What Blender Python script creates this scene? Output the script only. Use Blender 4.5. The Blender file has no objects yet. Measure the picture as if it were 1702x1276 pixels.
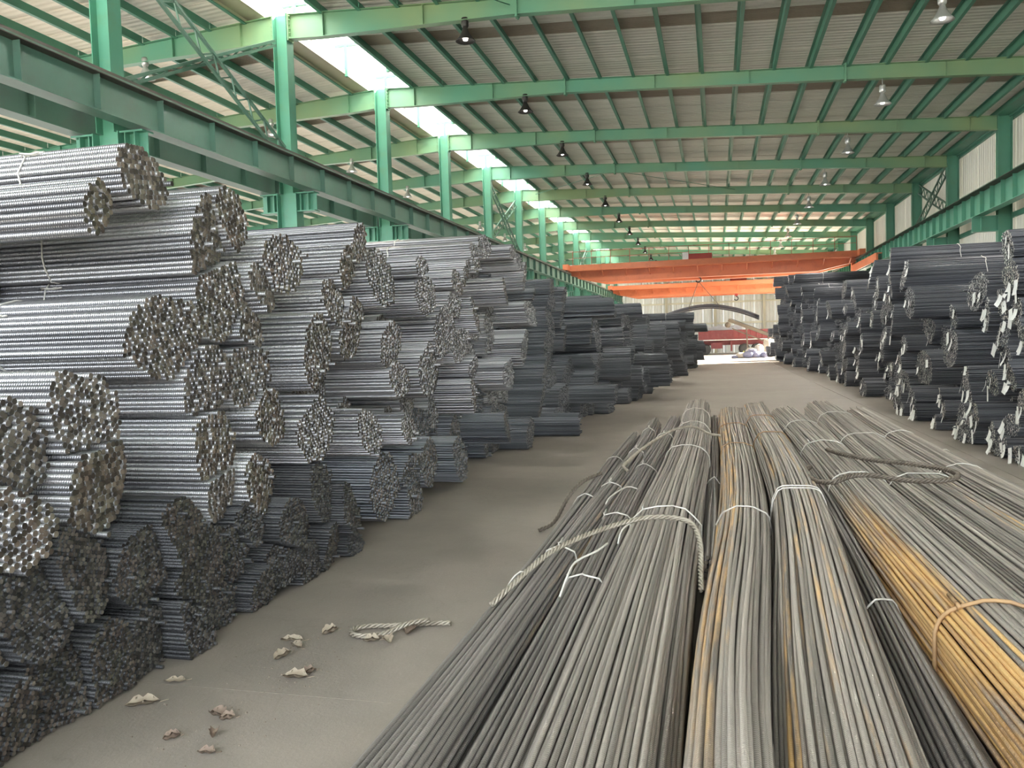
import bpy, math, random
import numpy as np
from mathutils import Matrix, Vector
random.seed(7)
RS = np.random.RandomState(11)
S = bpy.context.scene
COL = S.collection

# ------------------------------------------------------------------ camera
cam_data = bpy.data.cameras.new('camera')
cam = bpy.data.objects.new('camera', cam_data)
COL.objects.link(cam)
cam_data.sensor_width = 36.0
cam_data.lens = 1351.385 * 36.0 / 1702.0
cam_data.clip_end = 500
RT, DN, FW = (0.96937925, 0.24370956, -0.03015828), (-0.01700677, -0.05588933, -0.99829212), (-0.24497886, 0.96823656, -0.05003324)
cam.matrix_world = Matrix(((RT[0], -DN[0], -FW[0], 0), (RT[1], -DN[1], -FW[1], 0), (RT[2], -DN[2], -FW[2], 1.6), (0, 0, 0, 1)))
S.camera = cam

# ------------------------------------------------------------------ sky, sun, exposure
W = bpy.data.worlds.new('sky'); S.world = W; W.use_nodes = True
wn = W.node_tree.nodes; wl = W.node_tree.links
bg = wn['Background']; bg.inputs[1].default_value = 1.0
bg.inputs[0].default_value = (0.86, 0.93, 1.0, 1)
sun_d = bpy.data.lights.new('sun', 'SUN'); sun_d.energy = 16.0; sun_d.angle = 0.02; sun_d.color = (1, 0.93, 0.80)
sun = bpy.data.objects.new('sun', sun_d); COL.objects.link(sun)
sun.rotation_euler = Vector((-0.80, -0.34, -0.36)).to_track_quat('-Z', 'Y').to_euler()
S.view_settings.view_transform = 'Standard'; S.view_settings.look = 'None'
S.view_settings.gamma = 1.0; S.view_settings.use_curve_mapping = False
S.view_settings.exposure = 3.1
S.cycles.use_denoising = True
S.cycles.max_bounces = 10; S.cycles.diffuse_bounces = 8; S.cycles.glossy_bounces = 4
S.cycles.transmission_bounces = 6
S.cycles.sample_clamp_indirect = 12

# ------------------------------------------------------------------ materials
def new_mat(name):
    m = bpy.data.materials.new(name); m.use_nodes = True
    return m, m.node_tree.nodes, m.node_tree.links, m.node_tree.nodes['Principled BSDF']

def mathn(n, l, op, a, b=None, c=None):
    x = n.new('ShaderNodeMath'); x.operation = op
    for i, v in enumerate((a, b, c)):
        if v is None: continue
        if isinstance(v, (int, float)): x.inputs[i].default_value = v
        else: l.new(v, x.inputs[i])
    return x.outputs[0]

def mixc(n, l, f, a, b, typ='MIX'):
    x = n.new('ShaderNodeMix'); x.data_type = 'RGBA'; x.blend_type = typ
    for s, v in ((x.inputs[0], f), (x.inputs[6], a), (x.inputs[7], b)):
        if hasattr(v, 'links'): l.new(v, s)
        elif isinstance(v, (int, float)): s.default_value = v
        else: s.default_value = tuple(v) + (1,)
    return x.outputs[2]

def noise(n, l, scale, detail=3, vec=None, rough=0.55):
    x = n.new('ShaderNodeTexNoise'); x.inputs['Scale'].default_value = scale
    x.inputs['Detail'].default_value = detail; x.inputs['Roughness'].default_value = rough
    if vec is not None: l.new(vec, x.inputs['Vector'])
    return x.outputs['Fac']

def ramp(n, l, v, lo, hi):
    x = n.new('ShaderNodeMapRange'); x.inputs[1].default_value = lo; x.inputs[2].default_value = hi
    l.new(v, x.inputs[0]); return x.outputs[0]

def objvec(n): return n.new('ShaderNodeTexCoord').outputs['Object']
def posvec(n): return n.new('ShaderNodeNewGeometry').outputs['Position']

def paint(name, col, col2=None, rough=0.5, metal=0.0, scale=1.5, bump=0.0, dirt=None, spec=0.5):
    m, n, l, p = new_mat(name)
    v = posvec(n)
    f = ramp(n, l, noise(n, l, scale, 5, v), 0.35, 0.7)
    c = mixc(n, l, f, col, col2 or tuple(k * 0.8 for k in col))
    if dirt:
        g = ramp(n, l, noise(n, l, scale * 4.3, 6, v, 0.7), 0.5, 0.75)
        c = mixc(n, l, mathn(n, l, 'MULTIPLY', g, 0.6), c, dirt)
    l.new(c, p.inputs['Base Color'])
    p.inputs['Roughness'].default_value = rough; p.inputs['Metallic'].default_value = metal
    p.inputs['Specular IOR Level'].default_value = spec
    if bump:
        b = n.new('ShaderNodeBump'); b.inputs['Strength'].default_value = bump; b.inputs['Distance'].default_value = 0.02
        l.new(noise(n, l, scale * 12, 4, v), b.inputs['Height']); l.new(b.outputs[0], p.inputs['Normal'])
    return m

def steel(name, dark, light, rough, metal, rib, rust_c, rust_c2, ribs=True, spec=0.5, rib_strength=0.5):
    """bar surface: tone per bar, rust from the object property 'rust', ribs as relief along the bar's own length (uv in metres)"""
    m, n, l, p = new_mat(name)
    at = n.new('ShaderNodeAttribute'); at.attribute_name = 'tone'
    oi = n.new('ShaderNodeObjectInfo')
    ru = n.new('ShaderNodeAttribute'); ru.attribute_type = 'OBJECT'; ru.attribute_name = 'rust'
    uv = n.new('ShaderNodeUVMap').outputs[0]
    sp = n.new('ShaderNodeSeparateXYZ'); l.new(uv, sp.inputs[0])
    t = mathn(n, l, 'FRACT', mathn(n, l, 'ADD', at.outputs['Fac'], oi.outputs['Random']))
    # slow variation along the bar
    cb = n.new('ShaderNodeCombineXYZ')
    l.new(mathn(n, l, 'MULTIPLY', sp.outputs[0], 1.3), cb.inputs[0]); l.new(mathn(n, l, 'MULTIPLY', t, 57.0), cb.inputs[1])
    l.new(mathn(n, l, 'MULTIPLY', sp.outputs[1], 1.2), cb.inputs[2])
    nz = noise(n, l, 1.0, 4, cb.outputs[0], 0.65)
    f = mathn(n, l, 'ADD', mathn(n, l, 'MULTIPLY', t, 0.6), mathn(n, l, 'MULTIPLY', nz, 0.55))
    c = mixc(n, l, ramp(n, l, f, 0.15, 0.85), dark, light)
    rf = mathn(n, l, 'ADD', ru.outputs['Fac'], mathn(n, l, 'MULTIPLY', mathn(n, l, 'SUBTRACT', nz, 0.5), 1.6))
    r0 = n.new('ShaderNodeAttribute'); r0.attribute_type = 'OBJECT'; r0.attribute_name = 'rust_from'
    r1 = n.new('ShaderNodeAttribute'); r1.attribute_type = 'OBJECT'; r1.attribute_name = 'rust_to'
    # rust lies on a stretch of the bar, given in metres along it
    g0 = ramp(n, l, mathn(n, l, 'SUBTRACT', sp.outputs[0], r0.outputs['Fac']), -0.9, 0.9)
    g1 = ramp(n, l, mathn(n, l, 'SUBTRACT', r1.outputs['Fac'], sp.outputs[0]), -0.9, 0.9)
    rf = mathn(n, l, 'MULTIPLY', ramp(n, l, rf, 0.35, 0.75), mathn(n, l, 'MULTIPLY', g0, g1))
    rc = mixc(n, l, ramp(n, l, nz, 0.35, 0.65), rust_c, rust_c2)
    l.new(mixc(n, l, rf, c, rc), p.inputs['Base Color'])
    l.new(mathn(n, l, 'MULTIPLY', mathn(n, l, 'SUBTRACT', 1.0, rf), metal), p.inputs['Metallic'])
    p.inputs['Roughness'].default_value = rough; p.inputs['Specular IOR Level'].default_value = spec
    if ribs:
        ph = mathn(n, l, 'ADD', mathn(n, l, 'MULTIPLY', sp.outputs[0], 6.2832 / rib), mathn(n, l, 'MULTIPLY', sp.outputs[1], 12.566))
        h = mathn(n, l, 'MULTIPLY', mathn(n, l, 'ADD', mathn(n, l, 'SINE', ph), 1.0), 0.5)
        b = n.new('ShaderNodeBump'); b.inputs['Strength'].default_value = rib_strength; b.inputs['Distance'].default_value = rib * 0.25
        l.new(h, b.inputs['Height']); l.new(b.outputs[0], p.inputs['Normal'])
    return m

def cut_end(name, dark, light, metal, rough):
    m, n, l, p = new_mat(name)
    at = n.new('ShaderNodeAttribute'); at.attribute_name = 'tone'
    oi = n.new('ShaderNodeObjectInfo')
    ru = n.new('ShaderNodeAttribute'); ru.attribute_type = 'OBJECT'; ru.attribute_name = 'end_tint'
    t = mathn(n, l, 'FRACT', mathn(n, l, 'ADD', at.outputs['Fac'], oi.outputs['Random']))
    v = posvec(n)
    nz = noise(n, l, 55, 3, v)
    f = mathn(n, l, 'MULTIPLY', mathn(n, l, 'POWER', t, 1.6), mathn(n, l, 'ADD', nz, 0.45))
    c = mixc(n, l, f, dark, light)
    # olive / brown scale on some bundles
    c2 = mixc(n, l, ramp(n, l, noise(n, l, 6, 3, v), 0.4, 0.6), (0.90, 0.95, 0.70), (1.12, 0.86, 0.74), 'MIX')
    tint = mixc(n, l, ru.outputs['Fac'], (1, 1, 1), c2)
    l.new(mixc(n, l, 1.0, c, tint, 'MULTIPLY'), p.inputs['Base Color'])
    p.inputs['Metallic'].default_value = metal; p.inputs['Roughness'].default_value = rough
    return m

M = {}
M['bar'] = steel('ribbed_steel', (0.15, 0.148, 0.16), (0.56, 0.55, 0.565), 0.34, 0.75, 0.013, (0.16, 0.10, 0.06), (0.27, 0.19, 0.13))
M['bar_end'] = cut_end('sheared_bar_end', (0.045, 0.038, 0.031), (0.25, 0.215, 0.18), 0.2, 0.5)
M['thin_bar'] = steel('shaded_thin_steel', (0.035, 0.036, 0.04), (0.11, 0.11, 0.115), 0.45, 0.5, 0.010, (0.10, 0.06, 0.04), (0.14, 0.09, 0.06))  # finer bars; shade at the stack foot is painted into this dark tone
M['thin_end'] = cut_end('shaded_thin_bar_end', (0.026, 0.024, 0.022), (0.17, 0.155, 0.14), 0.2, 0.5)  # cut ends of the thin bars, same shade put into the colour
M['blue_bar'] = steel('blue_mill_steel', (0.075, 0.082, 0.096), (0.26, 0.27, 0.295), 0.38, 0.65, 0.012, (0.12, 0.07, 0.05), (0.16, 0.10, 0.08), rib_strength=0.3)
M['dark_bar'] = steel('dark_mill_steel', (0.034, 0.036, 0.043), (0.145, 0.147, 0.16), 0.38, 0.55, 0.012, (0.12, 0.07, 0.05), (0.16, 0.10, 0.08), rib_strength=0.3)
M['dark_bar_end'] = cut_end('bright_bar_end', (0.10, 0.095, 0.085), (0.95, 0.93, 0.88), 0.3, 0.4)
M['old_bar'] = steel('weathered_steel', (0.133, 0.118, 0.106), (0.425, 0.382, 0.338), 0.42, 0.35, 0.011, (0.40, 0.22, 0.095), (0.68, 0.42, 0.16), rib_strength=0.35)
M['old_dark'] = steel('dark_weathered_steel', (0.075, 0.068, 0.064), (0.27, 0.245, 0.225), 0.45, 0.35, 0.011, (0.40, 0.22, 0.095), (0.68, 0.42, 0.16), rib_strength=0.35)
M['old_end'] = cut_end('weathered_end', (0.08, 0.07, 0.05), (0.35, 0.31, 0.25), 0.2, 0.5)
M['wire'] = paint('tie_wire', (0.72, 0.69, 0.63), (0.56, 0.53, 0.48), 0.45, 0.2, 9)
M['rust_wire'] = paint('rusty_tie_wire', (0.42, 0.26, 0.12), (0.30, 0.18, 0.09), 0.6, 0.1, 9)
M['rope'] = paint('sling_steel', (0.40, 0.36, 0.29), (0.26, 0.22, 0.17), 0.5, 0.3, 12)
M['dark_rope'] = paint('oily_sling_steel', (0.16, 0.13, 0.10), (0.10, 0.08, 0.06), 0.5, 0.2, 12)
M['green'] = paint('green_paint', (0.085, 0.265, 0.18), (0.07, 0.225, 0.15), 0.42, 0, 0.8, dirt=(0.10, 0.22, 0.12))
M['green_rafter'] = paint('green_rafter_paint', (0.10, 0.29, 0.195), (0.22, 0.30, 0.145), 0.45, 0, 0.28)
M['green_dark'] = paint('green_beam_paint', (0.085, 0.185, 0.14), (0.095, 0.165, 0.125), 0.45, 0, 0.6, dirt=(0.10, 0.13, 0.10))
M['purlin'] = paint('green_purlin_paint', (0.075, 0.24, 0.165), (0.06, 0.20, 0.14), 0.5, 0, 1.0)
M['rail'] = paint('rail_steel', (0.10, 0.085, 0.07), (0.07, 0.06, 0.05), 0.6, 0.2, 2)
M['orange'] = paint('orange_crane_paint', (0.62, 0.18, 0.075), (0.54, 0.145, 0.06), 0.45, 0, 0.5, dirt=(0.36, 0.10, 0.05))
M['crane_red'] = paint('red_trolley_paint', (0.42, 0.06, 0.04), (0.30, 0.04, 0.03), 0.5, 0, 1.0)
M['truck_red'] = paint('dark_red_paint', (0.17, 0.028, 0.027), (0.13, 0.024, 0.027), 0.55, 0, 1.0, dirt=(0.16, 0.07, 0.06))
M['white_pipe'] = paint('white_plastic', (0.72, 0.71, 0.66), (0.62, 0.61, 0.56), 0.4, 0, 1.0)
M['black'] = paint('black_metal', (0.025, 0.025, 0.025), (0.04, 0.035, 0.03), 0.5, 0.2, 3)
M['alu'] = paint('spun_aluminium', (0.55, 0.55, 0.53), (0.42, 0.42, 0.40), 0.35, 0.5, 3)
M['tag'] = paint('white_tag', (0.86, 0.85, 0.80), (0.78, 0.77, 0.72), 0.6, 0, 20)
M['leaf'] = paint('dry_leaf', (0.42, 0.36, 0.27), (0.27, 0.21, 0.15), 0.75, 0, 14)
M['leaf_brown'] = paint('brown_leaf', (0.19, 0.135, 0.10), (0.28, 0.21, 0.155), 0.75, 0, 14)
M['debris'] = paint('dirt_crumb', (0.16, 0.12, 0.09), (0.28, 0.24, 0.2), 0.9, 0, 14)
M['tyre'] = paint('tyre_rubber', (0.03, 0.03, 0.03), (0.05, 0.045, 0.04), 0.8, 0, 3)
M['tarp'] = paint('grey_tarp', (0.30, 0.32, 0.34), (0.24, 0.255, 0.27), 0.6, 0, 1)
M['conveyor'] = paint('brown_steel', (0.075, 0.055, 0.038), (0.12, 0.09, 0.06), 0.6, 0.1, 1.2)
M['sack_blue'] = paint('blue_grey_sack', (0.10, 0.11, 0.19), (0.19, 0.19, 0.26), 0.7, 0, 3)
M['sack_pale'] = paint('pale_sack', (0.36, 0.33, 0.28), (0.28, 0.26, 0.22), 0.7, 0, 3)
M['coil'] = paint('coil_strap', (0.36, 0.32, 0.26), (0.24, 0.21, 0.17), 0.5, 0.2, 4)
M['yellow'] = paint('yellow_plastic', (0.55, 0.50, 0.12), (0.45, 0.42, 0.10), 0.5, 0, 3)

def lamp_mat():
    m, n, l, p = new_mat('lamp_glow')
    p.inputs['Emission Color'].default_value = (1, 0.96, 0.9, 1); p.inputs['Emission Strength'].default_value = 1.2
    p.inputs['Base Color'].default_value = (0.9, 0.9, 0.88, 1); return m
M['glow'] = lamp_mat()

def sheet_mat(name, c1, c2, axis, period, transl=0.0, bump=0.6):
    """profiled sheet: fine ribs as relief across the given axis"""
    m, n, l, p = new_mat(name)
    v = posvec(n); sp = n.new('ShaderNodeSeparateXYZ'); l.new(v, sp.inputs[0])
    mp = n.new('ShaderNodeMapping'); l.new(v, mp.inputs['Vector'])
    mp.inputs['Scale'].default_value = {'Y': (0.35, 3.0, 1), 'X': (3.0, 0.35, 1), 'V': (3, 3, 0.25)}[axis if axis != 'Z' else 'V']
    f = ramp(n, l, noise(n, l, 1.2, 5, mp.outputs[0], 0.6), 0.3, 0.7)
    l.new(mixc(n, l, f, c1, c2), p.inputs['Base Color'])
    p.inputs['Roughness'].default_value = 0.55
    src = sp.outputs[{'Y': 1, 'X': 0, 'Z': 1}[axis]]
    h = mathn(n, l, 'SINE', mathn(n, l, 'MULTIPLY', src, 6.2832 / period))
    b = n.new('ShaderNodeBump'); b.inputs['Strength'].default_value = bump; b.inputs['Distance'].default_value = 0.02
    l.new(h, b.inputs['Height']); l.new(b.outputs[0], p.inputs['Normal'])
    if transl:
        t = n.new('ShaderNodeBsdfTranslucent'); t.inputs[0].default_value = tuple(c1) + (1,)
        mx = n.new('ShaderNodeMixShader'); mx.inputs[0].default_value = transl
        l.new(p.outputs[0], mx.inputs[1]); l.new(t.outputs[0], mx.inputs[2])
        l.new(mx.outputs[0], n['Material Output'].inputs[0])
    return m
M['roof'] = sheet_mat('roof_sheet_paint', (0.71, 0.69, 0.64), (0.61, 0.595, 0.55), 'Y', 0.2, transl=0.042)
M['roof_next'] = sheet_mat('fibreglass_roof_sheet', (0.76, 0.72, 0.66), (0.66, 0.63, 0.58), 'Y', 0.2, transl=0.15)
M['roof_brown'] = sheet_mat('dirty_fibreglass', (0.34, 0.28, 0.225), (0.28, 0.23, 0.185), 'Y', 0.075, transl=0.05)
M['wall'] = sheet_mat('wall_sheet_paint', (0.68, 0.67, 0.63), (0.60, 0.59, 0.55), 'Z', 0.25, transl=0.07)
M['wall_x'] = sheet_mat('end_wall_sheet_paint', (0.52, 0.515, 0.465), (0.46, 0.455, 0.41), 'X', 0.3)
M['cap'] = sheet_mat('translucent_ridge_sheet', (0.85, 0.87, 0.86), (0.80, 0.82, 0.80), 'Y', 0.2, transl=0.8)
M['curb'] = paint('cream_channel_paint', (0.50, 0.46, 0.33), (0.42, 0.39, 0.29), 0.5, 0, 0.8)

def floor_mat():
    m, n, l, p = new_mat('dusty_concrete')
    v = posvec(n)
    a = ramp(n, l, noise(n, l, 0.35, 6, v, 0.6), 0.3, 0.7)
    b_ = ramp(n, l, noise(n, l, 2.6, 6, v, 0.65), 0.35, 0.7)
    c = mixc(n, l, a, (0.24, 0.205, 0.172), (0.305, 0.265, 0.222))
    c = mixc(n, l, mathn(n, l, 'MULTIPLY', b_, 0.45), c, (0.20, 0.18, 0.155))
    fine = noise(n, l, 60, 4, v, 0.7)
    c = mixc(n, l, mathn(n, l, 'MULTIPLY', ramp(n, l, fine, 0.55, 0.75), 0.25), c, (0.44, 0.41, 0.37))
    vo = n.new('ShaderNodeTexNoise'); vo.inputs['Scale'].default_value = 0.9; vo.inputs['Detail'].default_value = 8; l.new(v, vo.inputs['Vector'])
    ck = mathn(n, l, 'ABSOLUTE', mathn(n, l, 'SUBTRACT', vo.outputs['Fac'], 0.5))
    ck = mathn(n, l, 'LESS_THAN', ck, 0.0022)
    c = mixc(n, l, mathn(n, l, 'MULTIPLY', ck, 0.10), c, (0.06, 0.05, 0.04))
    l.new(c, p.inputs['Base Color']); p.inputs['Roughness'].default_value = 0.62
    b = n.new('ShaderNodeBump'); b.inputs['Strength'].default_value = 0.25; b.inputs['Distance'].default_value = 0.01
    l.new(mathn(n, l, 'ADD', fine, mathn(n, l, 'MULTIPLY', noise(n, l, 9, 5, v), 1.5)), b.inputs['Height']); l.new(b.outputs[0], p.inputs['Normal'])
    return m
M['floor'] = floor_mat()

# ------------------------------------------------------------------ helpers
def tag(o, label=None, cat=None, group=None, kind=None):
    if label: o['label'] = label
    if cat: o['category'] = cat
    if group: o['group'] = group
    if kind: o['kind'] = kind
    return o

def link(o, parent=None):
    COL.objects.link(o)
    if parent is not None: o.parent = parent
    return o

def empty(name, loc=(0, 0, 0), rz=0.0):
    o = bpy.data.objects.new(name, None); o.location = loc; o.rotation_euler.z = rz
    o.empty_display_size = 0.1
    COL.objects.link(o); return o

class MB:
    """collects shapes into one mesh"""
    def __init__(s): s.v = []; s.f = []; s.sm = []
    def add(s, vs, fs, smooth=False):
        k = len(s.v); s.v += [tuple(p) for p in vs]
        s.f += [tuple(i + k for i in f) for f in fs]; s.sm += [smooth] * len(fs); return s
    def box(s, x0, x1, y0, y1, z0, z1):
        vs = [(x, y, z) for z in (z0, z1) for y in (y0, y1) for x in (x0, x1)]
        return s.add(vs, [(0, 2, 3, 1), (4, 5, 7, 6), (0, 1, 5, 4), (2, 6, 7, 3), (0, 4, 6, 2), (1, 3, 7, 5)])
    def bar(s, a, b, w, h=None, up=(0, 0, 1)):
        """rectangular bar from a to b"""
        a, b = Vector(a), Vector(b); h = h or w
        d = (b - a).normalized(); u = Vector(up)
        if abs(d.dot(u)) > 0.95: u = Vector((1, 0, 0))
        r = d.cross(u).normalized(); u = r.cross(d)
        vs = [p + r * (sx * w / 2) + u * (sy * h / 2) for p in (a, b) for sx, sy in ((-1, -1), (1, -1), (1, 1), (-1, 1))]
        return s.add(vs, [(0, 3, 2, 1), (4, 5, 6, 7), (0, 1, 5, 4), (1, 2, 6, 5), (2, 3, 7, 6), (3, 0, 4, 7)])
    def tube(s, pts, r, k=6, closed=False, rad=None):
        pts = [Vector(p) for p in pts]; n = len(pts)
        vs = []; up = Vector((0, 0, 1)); prev = None
        for i, p in enumerate(pts):
            if closed: d = pts[(i + 1) % n] - pts[i - 1]
            else: d = pts[min(i + 1, n - 1)] - pts[max(i - 1, 0)]
            d.normalize()
            if prev is None:
                u = up if abs(d.z) < 0.9 else Vector((1, 0, 0))
            else: u = prev
            rr = d.cross(u)
            if rr.length < 1e-4: rr = d.cross(Vector((1, 0.3, 0.2)))
            rr.normalize(); u = rr.cross(d).normalized(); prev = u
            q = rad[i] if rad else r
            for j in range(k):
                t = 2 * math.pi * j / k
                vs.append(p + rr * (math.cos(t) * q) + u * (math.sin(t) * q))
        fs = []
        for i in range(n if closed else n - 1):
            a, b = i * k, ((i + 1) % n) * k
            for j in range(k): fs.append((a + j, a + (j + 1) % k, b + (j + 1) % k, b + j))
        s.add(vs, fs, True)
        if not closed: s.add([], []); kk = len(s.v) - n * k; s.f += [tuple(kk + j for j in range(k))[::-1], tuple(kk + (n - 1) * k + j for j in range(k))]; s.sm += [False, False]
        return s
    def lathe(s, prof, k=16, c=(0, 0, 0), axis='Z'):
        vs = []
        for r, z in prof:
            for j in range(k):
                t = 2 * math.pi * j / k; x, y = r * math.cos(t), r * math.sin(t)
                p = {'Z': (x, y, z), 'X': (z, x, y), 'Y': (x, z, y)}[axis]
                vs.append((p[0] + c[0], p[1] + c[1], p[2] + c[2]))
        fs = [(i * k + j, i * k + (j + 1) % k, (i + 1) * k + (j + 1) % k, (i + 1) * k + j) for i in range(len(prof) - 1) for j in range(k)]
        return s.add(vs, fs, True)
    def mesh(s, name, mat):
        me = bpy.data.meshes.new(name); me.from_pydata(s.v, [], s.f); me.materials.append(mat)
        me.polygons.foreach_set('use_smooth', s.sm); me.update(); return me
    def build(s, name, mat, parent=None, loc=(0, 0, 0)):
        o = bpy.data.objects.new(name, s.mesh(name, mat)); o.location = loc
        return link(o, parent)

def inst(name, me, parent=None, loc=(0, 0, 0), rot=(0, 0, 0)):
    o = bpy.data.objects.new(name, me); o.location = loc; o.rotation_euler = rot
    return link(o, parent)

def bars_mesh(name, P, rad, k, mats, tones, ax):
    """P: n bars x s points x 3. One closed round bar each, uv.x in metres along it."""
    n, s, _ = P.shape
    A, B_ = (np.array([0, 1., 0]), np.array([0, 0, 1.])) if ax == 'X' else (np.array([1., 0, 0]), np.array([0, 0, 1.]))
    th = np.linspace(0, 2 * np.pi, k, endpoint=False)
    ph = RS.rand(n)[:, None] * 6.28 + th[None]
    off = (np.cos(ph)[..., None] * A + np.sin(ph)[..., None] * B_) * rad
    V = (P[:, :, None, :] + off[:, None, :, :]).reshape(-1, 3)
    base = (np.arange(n) * s * k)[:, None, None]
    i = np.arange(s - 1)[None, :, None] * k; j = np.arange(k)[None, None, :]; j2 = (j + 1) % k
    flip = ax == 'X'
    q = [base + i + j, base + i + j2, base + i + k + j2, base + i + k + j]
    if not flip: q = q[::-1]
    Q = np.stack(q, -1).reshape(n, -1, 4)
    c0 = base[:, 0, :] + np.arange(k)[None, :]; c1 = c0 + (s - 1) * k
    if flip: c0 = c0[:, ::-1]
    else: c1 = c1[:, ::-1]
    seg = np.concatenate([np.zeros((n, 1)), np.cumsum(np.linalg.norm(np.diff(P, axis=1), axis=2), 1)], 1) + RS.rand(n, 1)
    U0 = np.broadcast_to(seg[:, :-1, None], (n, s - 1, k)); U1 = np.broadcast_to(seg[:, 1:, None], (n, s - 1, k))
    vv = np.broadcast_to(np.arange(k)[None, None, :] / k, (n, s - 1, k)); v1 = vv + 1.0 / k
    uv = [np.stack([U0, vv], -1), np.stack([U0, v1], -1), np.stack([U1, v1], -1), np.stack([U1, vv], -1)]
    if not flip: uv = uv[::-1]
    UV = np.stack(uv, 3).reshape(n, -1, 2)
    nq = (s - 1) * k
    loops = np.concatenate([Q.reshape(n, -1), c0, c1], 1).reshape(-1)
    uvs = np.concatenate([UV, np.zeros((n, 2 * k, 2))], 1).reshape(-1)
    starts = np.concatenate([np.arange(nq) * 4, [nq * 4, nq * 4 + k]])
    starts = (starts[None] + (np.arange(n) * (nq * 4 + 2 * k))[:, None]).reshape(-1)
    nf = nq + 2
    mi = np.tile(np.concatenate([np.zeros(nq), [1, 1]]), n).astype(np.int32)
    me = bpy.data.meshes.new(name)
    me.vertices.add(len(V)); me.loops.add(len(loops)); me.polygons.add(n * nf)
    me.vertices.foreach_set('co', V.reshape(-1).astype(np.float32))
    me.loops.foreach_set('vertex_index', loops.astype(np.int32))
    me.polygons.foreach_set('loop_start', starts.astype(np.int32))
    me.update(calc_edges=True)
    for m in mats: me.materials.append(m)
    me.polygons.foreach_set('material_index', mi)
    me.polygons.foreach_set('use_smooth', (mi == 0))
    ul = me.uv_layers.new(name='UVMap'); ul.data.foreach_set('uv', uvs.astype(np.float32))
    ta = me.attributes.new('tone', 'FLOAT', 'FACE'); ta.data.foreach_set('value', np.repeat(tones, nf).astype(np.float32))
    me.update(); return me

def smooth_path(pts, step=0.02):
    pts = [np.array(p, float) for p in pts]
    pts = [2 * pts[0] - pts[1]] + pts + [2 * pts[-1] - pts[-2]]
    out = []
    for a, b, c, d in zip(pts[:-3], pts[1:-2], pts[2:-1], pts[3:]):
        m = max(2, int(np.linalg.norm(c - b) / step))
        for t in np.linspace(0, 1, m, endpoint=False):
            out.append(0.5 * (2 * b + (c - a) * t + (2 * a - 5 * b + 4 * c - d) * t * t + (3 * b - a - 3 * c + d) * t ** 3))
    out.append(pts[-2]); return out

def rope(mb, pts, R, strands=3, lay=0.10, step=0.016):
    path = [Vector(p) for p in smooth_path(pts, step)]
    u = Vector((0, 0, 1)); frames = []; L = 0
    for i, p in enumerate(path):
        d = (path[min(i + 1, len(path) - 1)] - path[max(i - 1, 0)]).normalized()
        r = d.cross(u)
        if r.length < 0.05: r = d.cross(Vector((1, 0, 0)))
        r.normalize(); u = r.cross(d).normalized(); frames.append((p, r, u, L))
        if i + 1 < len(path): L += (path[i + 1] - p).length
    for s_ in range(strands):
        ph = 2 * math.pi * s_ / strands
        mb.tube([p + r * (math.cos(ph + l * 6.283 / lay) * R * 0.58) + w * (math.sin(ph + l * 6.283 / lay) * R * 0.58) for p, r, w, l in frames], R * 0.46, 5)
    return mb
# ------------------------------------------------------------------ building shell
BAY = 6.0; Y0 = 18.07; KS = list(range(-4, 12))          # frames stand at Y0 + 6k
RX, LX = 9.0, -29.0                                      # column lines; the ridge line stands at x = -10
YF, YB = Y0 + BAY * KS[0], Y0 + BAY * KS[-1]
zt = lambda x: 9.62 - 0.0575 * abs(x + 10)               # top of the rafters
def rdep(x):
    a = abs(x + 10)
    return 0.58 - 0.2 * min(1, max(0, (a - 1.2) / 4.5)) + 0.07 * max(0, (a - 13.5) / 5.5)

floor = empty('floor'); tag(floor, 'dusty grey concrete warehouse floor in large slabs', None, None, 'structure')
MB().box(-30, 10.2, YF - 0.5, YB + 1, -0.30, -0.055).build('floor_base', M['floor'], floor)
ys = [YF] + [3.33 + 6 * i for i in range(-1, 14)] + [YB + 0.4]
xs = [-29.5, -23.5, -17.5, -11.5, -4.2, 3.1, 9.85]
for a, b in zip(ys[:-1], ys[1:]):
    for c, d in zip(xs[:-1], xs[1:]):
        MB().box(c + .004, d - .004, a + .0025, b - .0025, -0.05, 0.0).build('floor_slab', M['floor'], floor)
ground = MB().box(-90, 90, -90, 150, -0.5, -0.32).build('ground', paint('pale_yard_concrete', (0.50, 0.47, 0.42), (0.42, 0.40, 0.36), 0.8), None)
tag(ground, 'pale concrete yard outside the hall', None, None, 'structure')
apron = MB().box(-40, 30, YF - 25, YF - 0.5, -0.31, -0.02).build('ground', bpy.data.materials['pale_yard_concrete'], None)
tag(apron, 'pale concrete apron before the open hall front', None, None, 'structure')

# frames: columns, rafters
def h_section(x0, x1, y0, y1, z0, z1, t=0.018):
    b = MB(); ym = (y0 + y1) / 2
    b.box(x0, x0 + t, y0, y1, z0, z1); b.box(x1 - t, x1, y0, y1, z0, z1); b.box(x0 + t, x1 - t, ym - t / 2, ym + t / 2, z0, z1)
    return b
mid_up = h_section(-.18, .18, -.16, .16, 5.38, 9.62).mesh('column', M['green'])
mid_lo = h_section(-.26, .26, -.17, .17, 0, 5.38).mesh('column_shaft', M['green'])
bk = MB()
for sx in (-1, 1):
    x0, x1 = sorted((sx * .26, sx * .72))
    bk.box(x0, x1, -.14, .14, 5.35, 5.38).box(x0, x1, -.14, .14, 4.92, 4.945).box(x0, x1, -.01, .01, 4.945, 5.35)
    for xx in (.36, .55): bk.box(sx * xx - .008, sx * xx + .008, -.13, .13, 4.945, 5.35)
bracket_me = bk.mesh('girder_bracket', M['green'])
bl = MB()
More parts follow.
